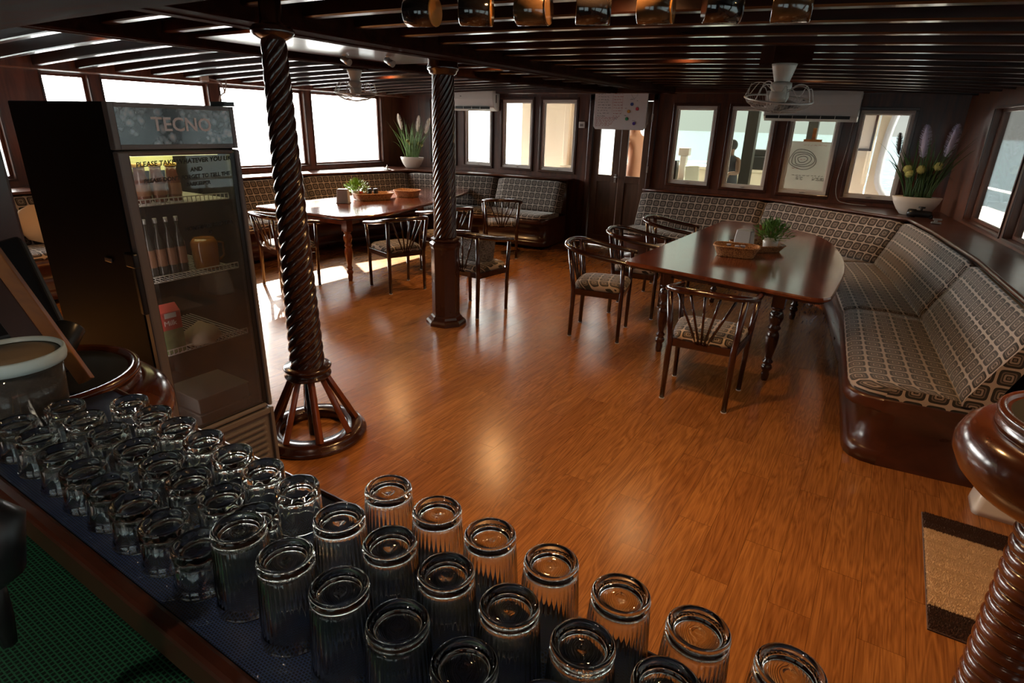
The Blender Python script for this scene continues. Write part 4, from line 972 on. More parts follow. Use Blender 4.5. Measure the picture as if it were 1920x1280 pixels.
for x, z in ((0.545, 0.40), (0.64, 0.385), (0.475, 0.28), (0.47, 0.185), (0.60, 0.12), (0.32, 0.155), (0.32, 0.135)): scribble(mb, bx0+x, bx0+x+0.04, bz0+z, 0.010, rnd)
mb.tube([(bx0+0.60+0.035*math.cos(a)+0.02*math.sin(2*a), 8.3765, bz0+0.44+0.045*math.sin(a)) for a in [k*0.4 for k in range(16)]], 0.0012, 4)
mb.build('black_writing', INK2, t)
mb = MB()
for k in range(9): scribble(mb, bx0+0.30, bx0+0.41, bz1-0.055-k*0.037, 0.010, rnd)
for z in (0.36, 0.40, 0.44, 0.49): mb.box((bx0+0.35, 8.3765, bz0+z), (0.16, 0.001, 0.0015))
for x in (0.28, 0.43): mb.box((bx0+x, 8.3765, bz0+0.36), (0.0015, 0.001, 0.27))
for k in range(7): scribble(mb, bx0+0.03, bx0+0.34-0.012*k, bz0+0.155-0.019*k, 0.010, rnd)
mb.build('red_writing', RED, t)
for n_, x, z, c in (('blue', 0.575, 0.335, (0.02, 0.05, 0.25)), ('red', 0.66, 0.275, (0.45, 0.02, 0.04)), ('orange', 0.535, 0.24, (0.6, 0.28, 0.04)), ('green', 0.515, 0.14, (0.01, 0.22, 0.08)), ('purple', 0.63, 0.08, (0.08, 0.03, 0.25))):
    mb = MB(); mb.tube([(bx0+x, 8.377, bz0+z), (bx0+x, 8.366, bz0+z)], 0.022, 20)
    tag(mb.build('magnet', mat('magnet_'+n_, c, 0.4)), '%s round magnet on the whiteboard' % n_, 'magnet', 'round coloured magnets')
mb = MB(); mb.box((-4.12, 8.435, 1.78), (0.10, 0.03, 0.09)); o = mb.build('thermostat', WHITE, None, 0.006); tag(o, 'small white wall switch left of the double door', 'switch')
mb = MB(); mb.box((-4.12, 8.418, 1.775), (0.05, 0.006, 0.035)); o2 = mb.build('rocker', FRIDGE_GREY, o); o2.location = (0, 0, 0)
mb = MB(); mb.box((-7.50, 4.60, 2.20), (0.05, 0.10, 0.09)); o = tag(mb.build('junction_box', WHITE, None, 0.006), 'small white junction box high on the left window wall', 'box')
mb = MB(); mb.tube(catmull([(-7.50, 4.66, 2.19), (-7.50, 4.80, 2.16), (-7.55, 4.88, 2.05), (-7.72, 4.895, 1.9), (-7.77, 4.895, 1.1)], 6), 0.009, 8); mb.tube(catmull([(-7.50, 4.90, 2.30), (-7.52, 4.90, 2.15), (-7.56, 4.89, 2.03)], 5), 0.008, 8); tag(mb.build('conduit', mat('grey_conduit', (0.25, 0.22, 0.21), 0.5)), 'grey cable conduit running down between the left windows', 'conduit')
mb = MB(); mb.tube(catmull([(-0.53, 8.40, 1.90), (-0.54, 8.425, 1.6), (-0.57, 8.425, 1.2), (-0.53, 8.42, 1.0), (-0.42, 8.40, 0.955), (-0.2, 8.36, 0.95)], 8), 0.005, 8); tag(mb.build('drain_hose', MC['grey_conduit']), 'thin grey hose hanging from the right air conditioner', 'hose')

# ------------------------------------------------------------------ potted grasses
LEAF = mat('grass_leaf', (0.10, 0.19, 0.035), 0.5); LEAF2 = mat('grass_leaf_dark', (0.045, 0.10, 0.025), 0.5)
BALL = mat('yellow_green_ball', (0.46, 0.46, 0.16), 0.8); PLUME_W = mat('white_plume', (0.88, 0.82, 0.76), 0.9); PLUME_L = mat('lilac_plume', (0.78, 0.74, 0.92), 0.9); SOIL = mat('pebbles', (0.20, 0.17, 0.13), 0.9, noise=0.5, nscale=120, bump=0.6)
def planter(label, loc, rz, leaf, plumes, balls, seed, scl=(1, 1, 1)):
    t = thing('potted_grass', label, 'plant', loc, rz, local=True); t.scale = scl; rnd = random.Random(seed)
    rr = []
    for i, (f, z) in enumerate(((0.42, 0), (0.55, 0.006), (0.75, 0.05), (0.90, 0.10), (1.0, 0.15), (0.96, 0.152), (0.88, 0.12), (0.5, 0.115))):
        rr.append([(0.19*f*math.cos(a), 0.088*f*math.sin(a), z) for a in [2*PI*k/40 for k in range(40)]])
    mb = MB(); mb.rings(rr); mb.build('pot', CERAMIC, t)
    mb = MB(); mb.rings([[(0.18*f*math.cos(a), 0.082*f*math.sin(a), z) for a in [2*PI*k/32 for k in range(32)]] for f, z in ((0.98, 0.125), (0.9, 0.135), (0.3, 0.14))]); mb.build('gravel', SOIL, t)
    mb = MB()
    for i in range(95):
        x0 = rnd.uniform(-0.10, 0.10); y0 = rnd.uniform(-0.03, 0.03); L = rnd.uniform(0.30, 0.56); lean = x0*2.6+rnd.uniform(-0.35, 0.35); ly = rnd.uniform(-0.35, 0.25); wd = rnd.uniform(0.003, 0.0065)
        droop = rnd.uniform(0.0, 0.25) if rnd.random() < 0.75 else rnd.uniform(0.4, 0.9)
        pts = []; n = 7
        for k in range(n+1):
            s = k/n; hx = lean*s*(0.5+0.5*s)*L*1.1; pts.append(Vector((x0+hx, y0+ly*s*s*L, 0.13+L*s*(1-droop*s*s*0.7))))
        rr = []
        for k, p in enumerate(pts):
            s = k/n; w_ = wd*(1-s**3)*(0.5+min(1, s*3)*0.5)+0.0003; rr.append([p+Vector((-w_, 0, 0)), p+Vector((0, -0.0012, 0)), p+Vector((w_, 0, 0)), p+Vector((0, 0.0006, 0))])
        mb.rings(rr, True, True)
    mb.build('grass', leaf, t)
    for (x, z, tx, m, s) in plumes:
        st = MB(); st.tube([(x*0.4, 0, 0.13), (x, -0.01, z)], 0.002, 5); 
        mb = MB(); axis = Vector((tx, 0, 1)).normalized(); L = 0.17*s
        mb.tube([Vector((x, -0.01, z))+axis*L*q for q in (0, .3, .7, 1)], [0.004, 0.014*s, 0.012*s, 0.003], 8)
        for i in range(750):
            q = rnd.random(); p = Vector((x, -0.01, z))+axis*L*q; a = rnd.uniform(0, 2*PI); r = 0.036*s*(math.sin(PI*min(1, q*0.85+0.12)))**0.6
            d = Vector((math.cos(a), math.sin(a), 0.55)).normalized()*r; mb.rings([[p+Vector((.0012, 0, 0)), p+Vector((-.0012, 0, 0)), p+Vector((0, 0.0014, 0.001))], [p+d*0.99+Vector((.0004, 0, 0)), p+d-Vector((.0004, 0, 0)), p+d]], False, False)
        pl = mb.build('plume', m, t); st.build('stem', leaf, pl)
    for (x, y, z, r) in balls:
        st = MB(); st.tube([(x*0.5, 0, 0.13), (x, y, z)], 0.002, 5)
        mb = MB(); mb.sphere((x, y, z), r*0.85, 14, 8)
        for i in range(150):
            a = rnd.uniform(0, 2*PI); e_ = math.asin(rnd.uniform(-1, 1)); d = Vector((math.cos(a)*math.cos(e_), math.sin(a)*math.cos(e_), math.sin(e_)))
            p = Vector((x, y, z))+d*r*0.8; q = Vector((-d.y, d.x, 0.1)).normalized()*0.003; mb.rings([[p-q, p+q, p+d.cross(q).normalized()*0.003], [p+d*r*0.22]*3], False, False)
        b = mb.build('ball_flower', BALL, t); st.build('stem', leaf, b)
    return t
planter('potted grass with three white plumes and yellow balls, corner ledge at the left windows', (-7.13, 7.98, 0.991), 0.45, LEAF,
        [(-0.15, 0.50, -0.25, PLUME_W, 1.25), (0.10, 0.48, 0.15, PLUME_W, 1.25), (0.23, 0.46, 0.35, PLUME_W, 1.25)], [(-0.06, -0.02, 0.36, 0.026), (-0.02, -0.03, 0.325, 0.026), (0.12, -0.02, 0.33, 0.026), (0.17, -0.03, 0.31, 0.024)], 3, (1.1, 1.1, 1.25))
planter('potted grass with lilac plumes and pale green balls, ledge in the right corner', (0.27, 7.84, 0.941), 0.15, LEAF2,
        [(-0.04, 0.46, -0.1, PLUME_L, 1.5), (0.13, 0.47, 0.08, PLUME_L, 1.5), (-0.22, 0.48, -0.15, mat('grey_plume', (0.12, 0.11, 0.11), 0.9), 1.0)], [(-0.13, -0.03, 0.37, 0.038), (-0.11, -0.045, 0.335, 0.036), (-0.03, -0.04, 0.37, 0.04), (0.085, -0.04, 0.40, 0.04)], 9, (1.25, 1.2, 1.3))

# ledge odds and ends
o = thing('flashlight', 'black dive torch lying on the right ledge before the white planter', 'torch', (0.36, 7.62, 0.94))
c = Vector((0.33, 7.60, 0.985)); d = Vector((0.97, -0.25, 0)).normalized()
mb = MB(); mb.tube([c-d*0.12, c-d*0.115, c-d*0.05, c-d*0.04, c+d*0.08, c+d*0.10], [0.035, 0.044, 0.044, 0.036, 0.034, 0.028], 20); mb.build('torch_body', BLACK, o)
mb = MB(); mb.tube([c+Vector((0, 0, 0.03)), c+Vector((0, 0, 0.065))], 0.012, 10); mb.tube([c+Vector((0, 0, 0.065))-d*0.03, c+Vector((0, 0, 0.065))+d*0.03], 0.010, 10); mb.tube([c+d*0.10, c+d*0.10-Vector((0, 0, 0.04))], 0.016, 12); mb.build('clamp', BLACK, o)
o = thing('metal_clip', 'small stack of two grey metal clips beside the torch', 'clip', (0.46, 7.20, 0.94))
mb = MB(); mb.box((0.46, 7.20, 0.952), (0.085, 0.06, 0.016)); mb.box((0.465, 7.21, 0.985), (0.075, 0.05, 0.016)); mb.box((0.455, 7.205, 0.969), (0.03, 0.03, 0.03)); mb.build('clip_body', STEEL, o, 0.004)
o = thing('oil_lamp', 'tiny glass dish with a knob on the left corner ledge', 'dish', (-7.05, 7.45, 0.99))
mb = MB(); mb.lathe([(0.06, 0), (0.07, 0.01), (0.02, 0.014)], 20, (-7.12, 7.35, 0.992)); mb.build('dish', WHITE, o)
mb = MB(); mb.lathe([(0.012, 0.01), (0.02, 0.03), (0.018, 0.045), (0.006, 0.06), (0.004, 0.08)], 14, (-7.12, 7.35, 0.992)); mb.build('knob', STEEL, o)

# ------------------------------------------------------------------ table settings
def basket(label, c, rz, lx, ly, h, m, flare=1.25, name='basket'):
    t = thing(name, label, 'basket', c, rz, local=True)
    def ring(k, z, n=48, wav=0):
        out = []
        for i in range(n):
            a = 2*PI*i/n; cc, s = math.cos(a), math.sin(a); ex = 0.5
            out.append((lx/2*k*math.copysign(abs(cc)**ex, cc), ly/2*k*math.copysign(abs(s)**ex, s), z+(wav*math.sin(i*PI/2))))
        return out
    mb = MB(); k0 = 1/flare; n = 7; rr = [ring(k0*0.5, 0.0), ring(k0, 0.0)]
    for i in range(1, n*2+1):
        q = i/(n*2); rr.append(ring(k0+(1-k0)*q+(0.012 if i % 2 else 0), h*q))
    for i in range(n*2, -1, -2): q = i/(n*2); rr.append(ring((k0+(1-k0)*q)-0.05, max(0.006, h*q)))
    rr.append(ring(k0*0.4, 0.006)); mb.rings(rr); mb.build('woven_body', m, t)
    mb = MB(); mb.tube(ring(1.0, h), min(0.009, h*0.12), 8, close=True); mb.build('rim', m, t)
    return t
def bush(label, c, s, seed, leafm):
    t = thing('potted_herb', label, 'plant', c, 0, local=True); rnd = random.Random(seed)
    mb = MB(); mb.lathe([(0.03*s, 0), (0.035*s, 0.004), (0.045*s, 0.07*s), (0.041*s, 0.07*s), (0.03*s, 0.06*s)], 20); mb.build('pot', WHITE, t)
    mb = MB()
    for i in range(360):
        a = rnd.uniform(0, 2*PI); e_ = rnd.uniform(0.05, 1.5); r = 0.115*s*(0.45+0.6*rnd.random()**0.5)
        d = Vector((math.cos(a)*math.cos(e_), math.sin(a)*math.cos(e_), math.sin(e_)*0.95)); tip = Vector((0, 0, 0.055*s))+d*r
        u = Vector((-math.sin(a), math.cos(a), rnd.uniform(-.6, .6))).normalized(); L = rnd.uniform(0.012, 0.02)*s; v = (d+Vector((rnd.uniform(-.6, .6), rnd.uniform(-.6, .6), rnd.uniform(-.2, .6)))).normalized()
        mb.rings([[tip-v*L, tip-v*L+u*0.001, tip-v*L+d*.001], [tip-u*0.005*s, tip+u*0.005*s, tip+d*0.0012], [tip+v*L, tip+v*L+u*0.0004, tip+v*L+d*.0004]], True, False)
        if i % 5 == 0: mb.tube([Vector((0, 0, 0.05*s)), tip], 0.0012*s, 4)
    mb.build('foliage', leafm, t); return t
HERB = mat('bright_herb', (0.16, 0.30, 0.02), 0.5); HERB2 = mat('herb_green', (0.10, 0.22, 0.025), 0.5)
JAR = mat('dark_spice', (0.02, 0.016, 0.014), 0.3); 
TZ = 0.7605
# right table
basket('small wicker basket of wrapped creamers, nearest on the right table', (-0.99, 5.14, TZ), 0.15, 0.36, 0.24, 0.085, WICKER)
basket('square wicker tray behind the small basket on the right table', (-0.90, 5.56, TZ), 0.75, 0.42, 0.36, 0.055, WICKER)
bush('bright green potted herb in the wicker tray on the right table', (-0.80, 5.60, TZ+0.008), 1.6, 5, HERB2)
def napkin_holder(label, c, rz):
    t = thing('napkin_holder', label, 'napkin holder', c, rz, local=True); t.scale = (1.35, 1.35, 1.4)
    mb = MB(); mb.rings([[(x*0.056, y*0.042, 0) for x, y in ((-1, -1), (1, -1), (1, 1), (-1, 1))], [(x*0.048, y*0.028, 0.125) for x, y in ((-1, -1), (1, -1), (1, 1), (-1, 1))]], True, False); mb.build('casing', mat('satin_grey', (0.36, 0.35, 0.34), 0.4, metal=0.3), t, 0.004)
    mb = MB(); mb.rings([[(0.0535, y*0.030, 0.015) for y in (-1, 1)]+[(0.049, y*0.022, 0.115) for y in (1, -1)], [(0.0555, y*0.030, 0.015) for y in (-1, 1)]+[(0.051, y*0.022, 0.115) for y in (1, -1)]], True, False); mb.build('napkins', WHITE, t)
    mb = MB(); mb.box((0, 0, 0.003), (0.122, 0.094, 0.006)); mb.build('foot', STEEL, t, 0.002)
    return t
napkin_holder('grey metal napkin holder in the wicker tray on the right table', (-0.99, 5.42, TZ+0.008), -0.25)
for i, (x, y) in enumerate(((-1.06, 5.16), (-0.985, 5.13), (-0.945, 5.16))):
    mb = MB(); mb.lathe([(0.014, 0), (0.019, 0.03), (0.021, 0.032), (0.018, 0.035)], 14, (x, y, TZ+0.055)); tag(mb.build('creamer_pot', mat('blue_white_foil', (0.35, 0.38, 0.62), 0.35, noise=0.9, nscale=70)), 'blue and white creamer pot in the small wicker basket, %s from the left' % ORD[i], 'creamer', 'creamer pots')
for i, (x, y, lab) in enumerate(((-0.955, 5.08, 'yellow sachet at the front of the small wicker basket'), (-1.08, 5.10, 'yellow sachet at the left of the small wicker basket'))):
    mb = MB(); mb.box((x, y, TZ+0.065), (0.07, 0.04, 0.014), 0.3+i); tag(mb.build('sachet', mat('yellow_foil', (0.65, 0.42, 0.05), 0.35), None, 0.003), lab, 'sachet')
mb = MB(); rr = []
mb.sphere((-1.05, 5.78, TZ+0.062), 0.04, 16, 10, (1.2, 0.8, 0.9)); mb.sphere((-1.0, 5.80, TZ+0.055), 0.03, 14, 8); tag(mb.build('yellow_napkin', mat('yellow_cloth', (0.75, 0.42, 0.03), 0.7, bump=0.5, nscale=40)), 'crumpled yellow napkin left of the herb on the right table', 'napkin')
# left table
napkin_holder('grey metal napkin holder on the left table', (-5.82, 5.20, TZ), 0.5)
basket('rectangular wicker tray of condiments on the left table', (-5.80, 5.70, TZ), 1.15, 0.52, 0.28, 0.085, WICKER)
basket('round wicker bowl behind the condiment tray on the left table', (-5.72, 6.28, TZ), 0.3, 0.34, 0.30, 0.09, WICKER)
bush('bright green potted herb behind the napkin holder on the left table', (-5.98, 5.58, TZ+0.008), 1.55, 8, HERB)
for i, (x, y, lab) in enumerate(((-5.885, 5.72, 'black-lidded condiment shaker, left of the pair on the left table'), (-5.84, 5.79, 'black-lidded condiment shaker, right of the pair on the left table'))):
    o = thing('shaker', lab, 'shaker', (x, y, TZ+0.01)); mb = MB(); mb.lathe([(0.026, 0), (0.028, 0.01), (0.027, 0.075), (0.024, 0.08)], 16, (x, y, TZ+0.01)); mb.build('shaker_body', mat('frosted_jar', (0.6, 0.58, 0.55), 0.3), o)
    mb = MB(); mb.lathe([(0.0285, 0.06), (0.029, 0.07), (0.029, 0.12), (0.026, 0.128)], 16, (x, y, TZ+0.01)); mb.build('lid', BLACK, o)
o = thing('sauce_jar', 'small sauce jar with a red lid in the condiment tray', 'jar', (-5.9, 5.57, TZ+0.01)); mb = MB(); mb.lathe([(0.026, 0), (0.028, 0.07), (0.022, 0.08)], 16, (-5.87, 5.55, TZ+0.01)); mb.build('jar_body', mat('green_relish', (0.22, 0.22, 0.06), 0.3), o)
mb = MB(); mb.lathe([(0.025, 0.078), (0.026, 0.105), (0.02, 0.108)], 16, (-5.87, 5.55, TZ+0.01)); mb.build('lid', mat('red_lid', (0.5, 0.03, 0.02), 0.35), o)
# grey basket on the chair
bk = basket('grey woven basket of yellow cloths standing on the armchair', (-3.29, 4.56, 0.512), -0.05, 0.37, 0.27, 0.21, GREYWICK, 1.12)
for i, (x, y, s) in enumerate(((-0.10, 0.0, 1), (-0.02, -0.03, 1.1), (0.06, 0.03, 0.9), (0.11, -0.02, 0.8))):
    mb = MB(); mb.sphere((-3.29+x, 4.56+y, 0.512+0.185), 0.05*s, 16, 10, (1.2, 1.0, 0.8))
    tag(mb.build('rolled_cloth', mat('mustard_cloth', (0.55, 0.30, 0.03), 0.8, bump=0.6, nscale=30) if i < 3 else mat('peach_cloth', (0.55, 0.28, 0.16), 0.8)), 'yellow cloth bundle in the grey basket, %s from the left' % ORD[i] if i < 3 else 'peach cloth bundle at the right of the grey basket', 'cloth', 'cloth bundles in the grey basket' if i < 3 else None)
# cushion seen behind the fridge
mb = MB(); rr = []
for i in range(9):
    q = i/8; z = q*0.36; w_ = 0.19*(math.sin(PI*min(1, max(0, q)))**0.25 if 0 < q < 1 else 0.25); rr.append([(-6.95+0.10*q*-1+0.065*math.sin(PI*q)**.6*math.cos(a)*1.0+0.001, 2.38+w_*math.sin(a), 0.53+z) for a in [2*PI*k/28 for k in range(28)]])
mb.rings(rr); tag(mb.build('cushion', mat('cream_cushion', (0.62, 0.47, 0.34), 0.8)), 'plain cream cushion on the banquette, behind the fridge at far left', 'cushion')

# ------------------------------------------------------------------ floor mat and white stool
t = thing('floor_mat', 'shaggy striped bath mat, beige with dark brown ends, right of the floor', 'mat', (0.72, 2.73, 0))
rnd = random.Random(2); stripes = [(2.29, 2.36, 'd'), (2.36, 2.43, 'd')]+[(2.43+0.0945*k, 2.43+0.0945*(k+1), 'b') for k in range(6)]+[(2.997, 3.07, 'd'), (3.07, 3.14, 'd')]
DB = mat('dark_brown_pile', (0.045, 0.014, 0.009), 0.95, sheen=0.4); BB = mat('beige_pile', (0.62, 0.46, 0.31), 0.95, sheen=0.3, noise=0.25, nscale=60)
mb = MB(); mb.box((0.72, 2.715, 0.003), (0.50, 0.86, 0.006)); mb.build('backing', DB, t)
for kind, m in (('d', DB), ('b', BB)):
    mb = MB()
    for y0, y1, k in stripes:
        if k != kind: continue
        prf = [(y0+(y1-y0)*q/6, 0.004+0.014*math.sin(PI*q/6)**0.6) for q in range(7)]
        mb.rings([[(x, y, z) for y, z in prf]+[(x, y1, 0.002), (x, y0, 0.002)] for x in (0.476, 0.964)], True, False)
        nx = 150; ny = 16
        for i in range(nx):
            for j in range(ny):
                x = 0.475+0.49*(i+rnd.random())/nx; f = (j+0.5+rnd.uniform(-.4, .4))/ny; y = y0+(y1-y0)*f
                h = 0.022*(math.sin(PI*f)**0.5)+0.006; dx, dy = rnd.uniform(-.006, .006), rnd.uniform(-.006, .006); b = len(mb.v); r = 0.0032
                mb.v += [Vector((x-r, y-r, 0.004)), Vector((x+r, y-r, 0.004)), Vector((x, y+r, 0.004)), Vector((x+dx, y+dy, h))]
                for q in ((0, 1, 3), (1, 2, 3), (2, 0, 3)): mb.face([b+q[0], b+q[1], b+q[2]])
    o = mb.build('dark_pile' if kind == 'd' else 'beige_pile', m, t); o['kind'] = 'stuff'
t = thing('step_stool', 'white plastic step stool beside the banquette end, behind the newel', 'stool', (0.80, 3.42, 0))
mb = MB(); rr = []
def rrect(cx, cy, lx, ly, r, z, n=6):
    out = []
    for sx, sy, a0 in ((1, 1, 0), (-1, 1, PI/2), (-1, -1, PI), (1, -1, 3*PI/2)):
        for k in range(n+1): a = a0+PI/2*k/n; out.append((cx+sx*(lx/2-r)+r*math.cos(a), cy+sy*(ly/2-r)+r*math.sin(a), z))
    return out
mb.rings([rrect(0.86, 3.38, 0.36, 0.20, 0.03, 0.0), rrect(0.86, 3.38, 0.355, 0.195, 0.03, 0.03), rrect(0.86, 3.38, 0.31, 0.16, 0.03, 0.20), rrect(0.86, 3.38, 0.29, 0.15, 0.03, 0.22), rrect(0.86, 3.38, 0.26, 0.12, 0.03, 0.225)]); mb.build('body', CERAMIC, t)
mb = MB(); mb.box((0.86, 3.38, 0.228), (0.22, 0.09, 0.006)); mb.build('tread', mat('grey_tread', (0.35, 0.33, 0.31), 0.6), t)
# rattan chair back at the lower right corner
t = thing('rattan_barstool', 'woven rattan and leather strap stool frame at the bottom right corner', 'stool', (0.62, 1.05, 0))
LEA = weave_mat('leather_wrap', (0.05, 0.014, 0.008), (0.19, 0.055, 0.028), 45, 25, 0.4)
mb = MB(); mb.tube([(0.295, 0.93, 0.55), (0.345, 0.985, 0.78), (0.43, 1.08, 1.0)], 0.014, 8); mb.tube([(0.295, 0.93, 0.55), (0.29, 0.92, 0.0)], 0.014, 8); mb.build('leg', LEA, t)
mb = MB()
for k in range(5): mb.tube([(0.310+0.009*k, 0.915-0.004*k, 0.55), (0.362+0.009*k, 0.97-0.004*k, 0.78), (0.45+0.009*k, 1.06, 0.98)], 0.0035, 6)
mb.build('cane_strip', mat('cane', (0.20, 0.09, 0.035), 0.5), t)
for x, y in ((0.60, 0.92), (0.6, 1.2), (0.36, 1.16)):
    mb = MB(); mb.tube([(x, y, 0), (x, y, 0.62)], 0.014, 8); mb.build('leg', LEA, t)
mb = MB(); mb.box((0.47, 1.05, 0.63), (0.30, 0.30, 0.03)); mb.build('seat', LEA, t, 0.01)

# ------------------------------------------------------------------ overhead rack of jars
AMB = mat('amber_end', (0.45, 0.17, 0.03), 0.25, coat=0.6); JG = mat('dark_glass_jar', (0.012, 0.009, 0.008), 0.08, coat=1.0); JG2 = mat('brown_glass_jar', (0.07, 0.035, 0.015), 0.12, coat=1.0, noise=0.5, nscale=25)
t = thing('hanging_rack', 'dark wooden rack under the ceiling holding the cylindrical jars', 'rack', (-0.95, 2.02, 2.14))
mb = MB(); mb.box((-0.95, 2.0, 2.185), (1.5, 0.06, 0.03), 0.31); mb.build('rail', W_RED, t, 0.004)
mb = MB()
for k in range(7):
    f = (k-3)*0.205; mb.box((-0.95+f*0.95, 2.0+f*0.30, 2.235), (0.02, 0.03, 0.09), 0.31)
mb.build('hanger', W_DARK, t)
for k in range(7):
    f = (k-3)*0.205; c = Vector((-0.955+f*0.95, 1.985+f*0.30, 2.118)); a = 0.35+(0.12 if k % 2 else -0.15); d = Vector((math.cos(a), math.sin(a), 0.0)); m = JG2 if k in (2, 4, 6) else JG
    o = thing('cylinder_jar', 'cylindrical jar lying under the ceiling rack, %s from the left' % ORD[k], 'jar', tuple(c), 0, 'cylindrical jars under the ceiling rack')
    mb = MB(); mb.tube([c-d*0.058, c-d*0.055, c+d*0.050], [0.045, 0.048, 0.048], 28); mb.build('jar_body', m, o)
    mb = MB(); mb.tube([c+d*0.050, c+d*0.056], [0.049, 0.047], 28); mb.build('lid', AMB if k in (0, 1, 4) else m, o)

# ------------------------------------------------------------------ warm ceiling lamps
def lamp(label, x, y, z, e, col=(1.0, 0.55, 0.22), r=0.035, es=60):
    t = thing('ceiling_lamp', label, 'lamp', (x, y, z), 0, 'small warm recessed ceiling lamps', local=True)
    mb = MB(); mb.lathe([(r+0.012, 0.012), (r+0.014, 0.0), (r, -0.003), (r-0.002, 0.006)], 24); mb.build('bezel', STEEL, t)
    mb = MB(); mb.lathe([(r-0.002, 0.002), (0.002, 0.0015)], 20); mb.build('lens', mat('warm_lens', (0.9, 0.6, 0.3), 0.4, emit=(1.0, 0.6, 0.25), es=es), t)
    l = D.objects.new('bulb', D.lights.new('bulb', 'SPOT')); COL.objects.link(l); l.parent = t; l.location = (0, 0, -0.012)
    l.data.energy = e; l.data.color = col; l.data.spot_size = math.radians(150); l.data.spot_blend = 0.9; l.data.shadow_soft_size = 0.03
    return t
LAMPS = [('above the clear floor in front of the bar', -1.15, 2.58, 40), ('above the jar rack', -0.9, 1.92, 22), ('between beams above the right table', -1.6, 5.10, 13),
         ('between beams near the front right corner', -0.9, 6.78, 24), ('between beams beyond the mid-room column', -3.6, 5.43, 40), ('between beams above the fridge', -3.5, 2.58, 30), ('far left, between beams above the fridge side', -5.2, 2.25, 30), ('above the bar behind the camera', 0.35, 2.25, 20), ('over the left table', -5.6, 5.77, 40)]
for lab, x, y, e in LAMPS:
    lamp('small warm ceiling lamp %s' % lab, x, y, 2.408+camb(x), e)
t = lamp('added unseen fill lamp over the bar behind the camera', -0.55, -0.45, 2.36, 5, (1.0, 0.9, 0.8))  # unseen lamp added to light the mats at the bar
def spot(label, x, y):
    t = thing('spotlight', label, 'spotlight', (x, y, 2.262), 0, 'small chrome spotlights', local=True)
    mb = MB(); mb.lathe([(0.03, 0.0), (0.03, -0.012), (0.008, -0.014)], 18); mb.build('base', STEEL, t)
    mb = MB(); mb.tube([(0, 0, -0.01), (0, 0, -0.04)], 0.006, 8); mb.tube([(-0.04, 0, -0.03), (0.045, 0, -0.065)], [0.02, 0.028], 16); mb.build('head', STEEL, t)
spot('small chrome spotlight left of the column capital', -3.75, 3.95); spot('small chrome spotlight further left on the ceiling panel', -4.05, 3.75)

# ------------------------------------------------------------------ outside
DECK = mat('white_deck', (0.62, 0.60, 0.55), 0.5, noise=0.08, nscale=3); WBUL = mat('white_bulwark', (0.72, 0.68, 0.60), 0.45)
mb = MB(); mb.prism([(-9.2, 8.6), (-9.2, 6.0), (-7.95, 6.0), (-7.95, 8.6)], -0.1, 0.0); mb.prism([(-9.2, 8.6), (2.3, 8.6), (1.5, 13.5), (-3.5, 17.0), (-8.5, 13.5)], -0.1, 0.0)
mb.prism([(1.0, 8.6), (2.3, 8.6), (3.3, -2), (2.3, -2)], -0.1, 0.0); struct(mb.build('outer_deck', DECK))
t = thing('bulwark', 'white bulwark and tube rail along the side deck outside the right windows', 'railing', (2.2, 6, 0))
mb = MB()
for (a, b) in (((2.25, 8.6), (3.3, -2)), ((2.25, 8.6), (1.4, 13.4)), ((1.4, 13.4), (-3.5, 16.9)), ((-3.5, 16.9), (-8.4, 13.4)), ((-8.4, 13.4), (-9.1, 6.0))):
    A, B = Vector((*a, 0)), Vector((*b, 0)); m_ = (A+B)/2; d = B-A; mb.box((m_.x, m_.y, 0.30), (d.length+.05, 0.12, 0.6), math.atan2(d.y, d.x)); mb.box((m_.x, m_.y, 0.61), (d.length+.1, 0.2, 0.03), math.atan2(d.y, d.x))
mb.build('panel', WBUL, t)
mb = MB(); mb.tube([(3.3, -2, 0.98), (2.28, 8.6, 0.98), (1.4, 13.4, 0.95), (-3.5, 16.9, 0.98), (-8.4, 13.4, 0.95), (-9.1, 6, 0.95)], 0.02, 8); mb.build('rail', WHITE, t)
mb = MB()
for k in range(9):
    f = k/8; x, y = 2.28+1.02*f, 8.6-10.6*f; mb.tube([(x, y, 0.6), (x-0.03, y-0.18, 0.98)], 0.014, 6)
for k in range(7): f = k/6; mb.tube([(-9.1+.7*f, 6+7.4*f, 0.6), (-9.1+.7*f, 6+7.4*f+.12, 0.95)], 0.014, 6)
mb.build('stanchion', STEEL, t)
mb = MB(); mb.box((-3.6, 9.5, 2.55), (11.6, 1.9, 0.06)); struct(mb.build('foredeck_roof', mat('awning', (0.70, 0.66, 0.58), 0.8)))  # canopy, widened at left and shortened forward to steer sun and bounce light
t = thing('deck_house', 'cream painted deckhouse wall with a pillar outside the window left of the door', 'wall panel', (-5.2, 9.6, 0))
mb = MB(); mb.box((-5.35, 9.85, 1.27), (1.35, 0.12, 2.54)); mb.box((-5.05, 9.76, 1.27), (0.10, 0.08, 2.54)); mb.build('wall_panel', CREAM, t, 0.01)
t = thing('outdoor_unit', 'cream louvred box standing by the deckhouse wall', 'vent box', (-4.75, 9.62, 0)); mb = MB(); mb.box((-4.82, 9.62, 0.55), (0.42, 0.25, 1.1)); mb.build('casing', CREAM, t, 0.01)
mb = MB()
for k in range(8): mb.box((-4.80, 9.49, 0.85+0.03*k), (0.30, 0.012, 0.012))
mb.build('louvre', WHITE, t)
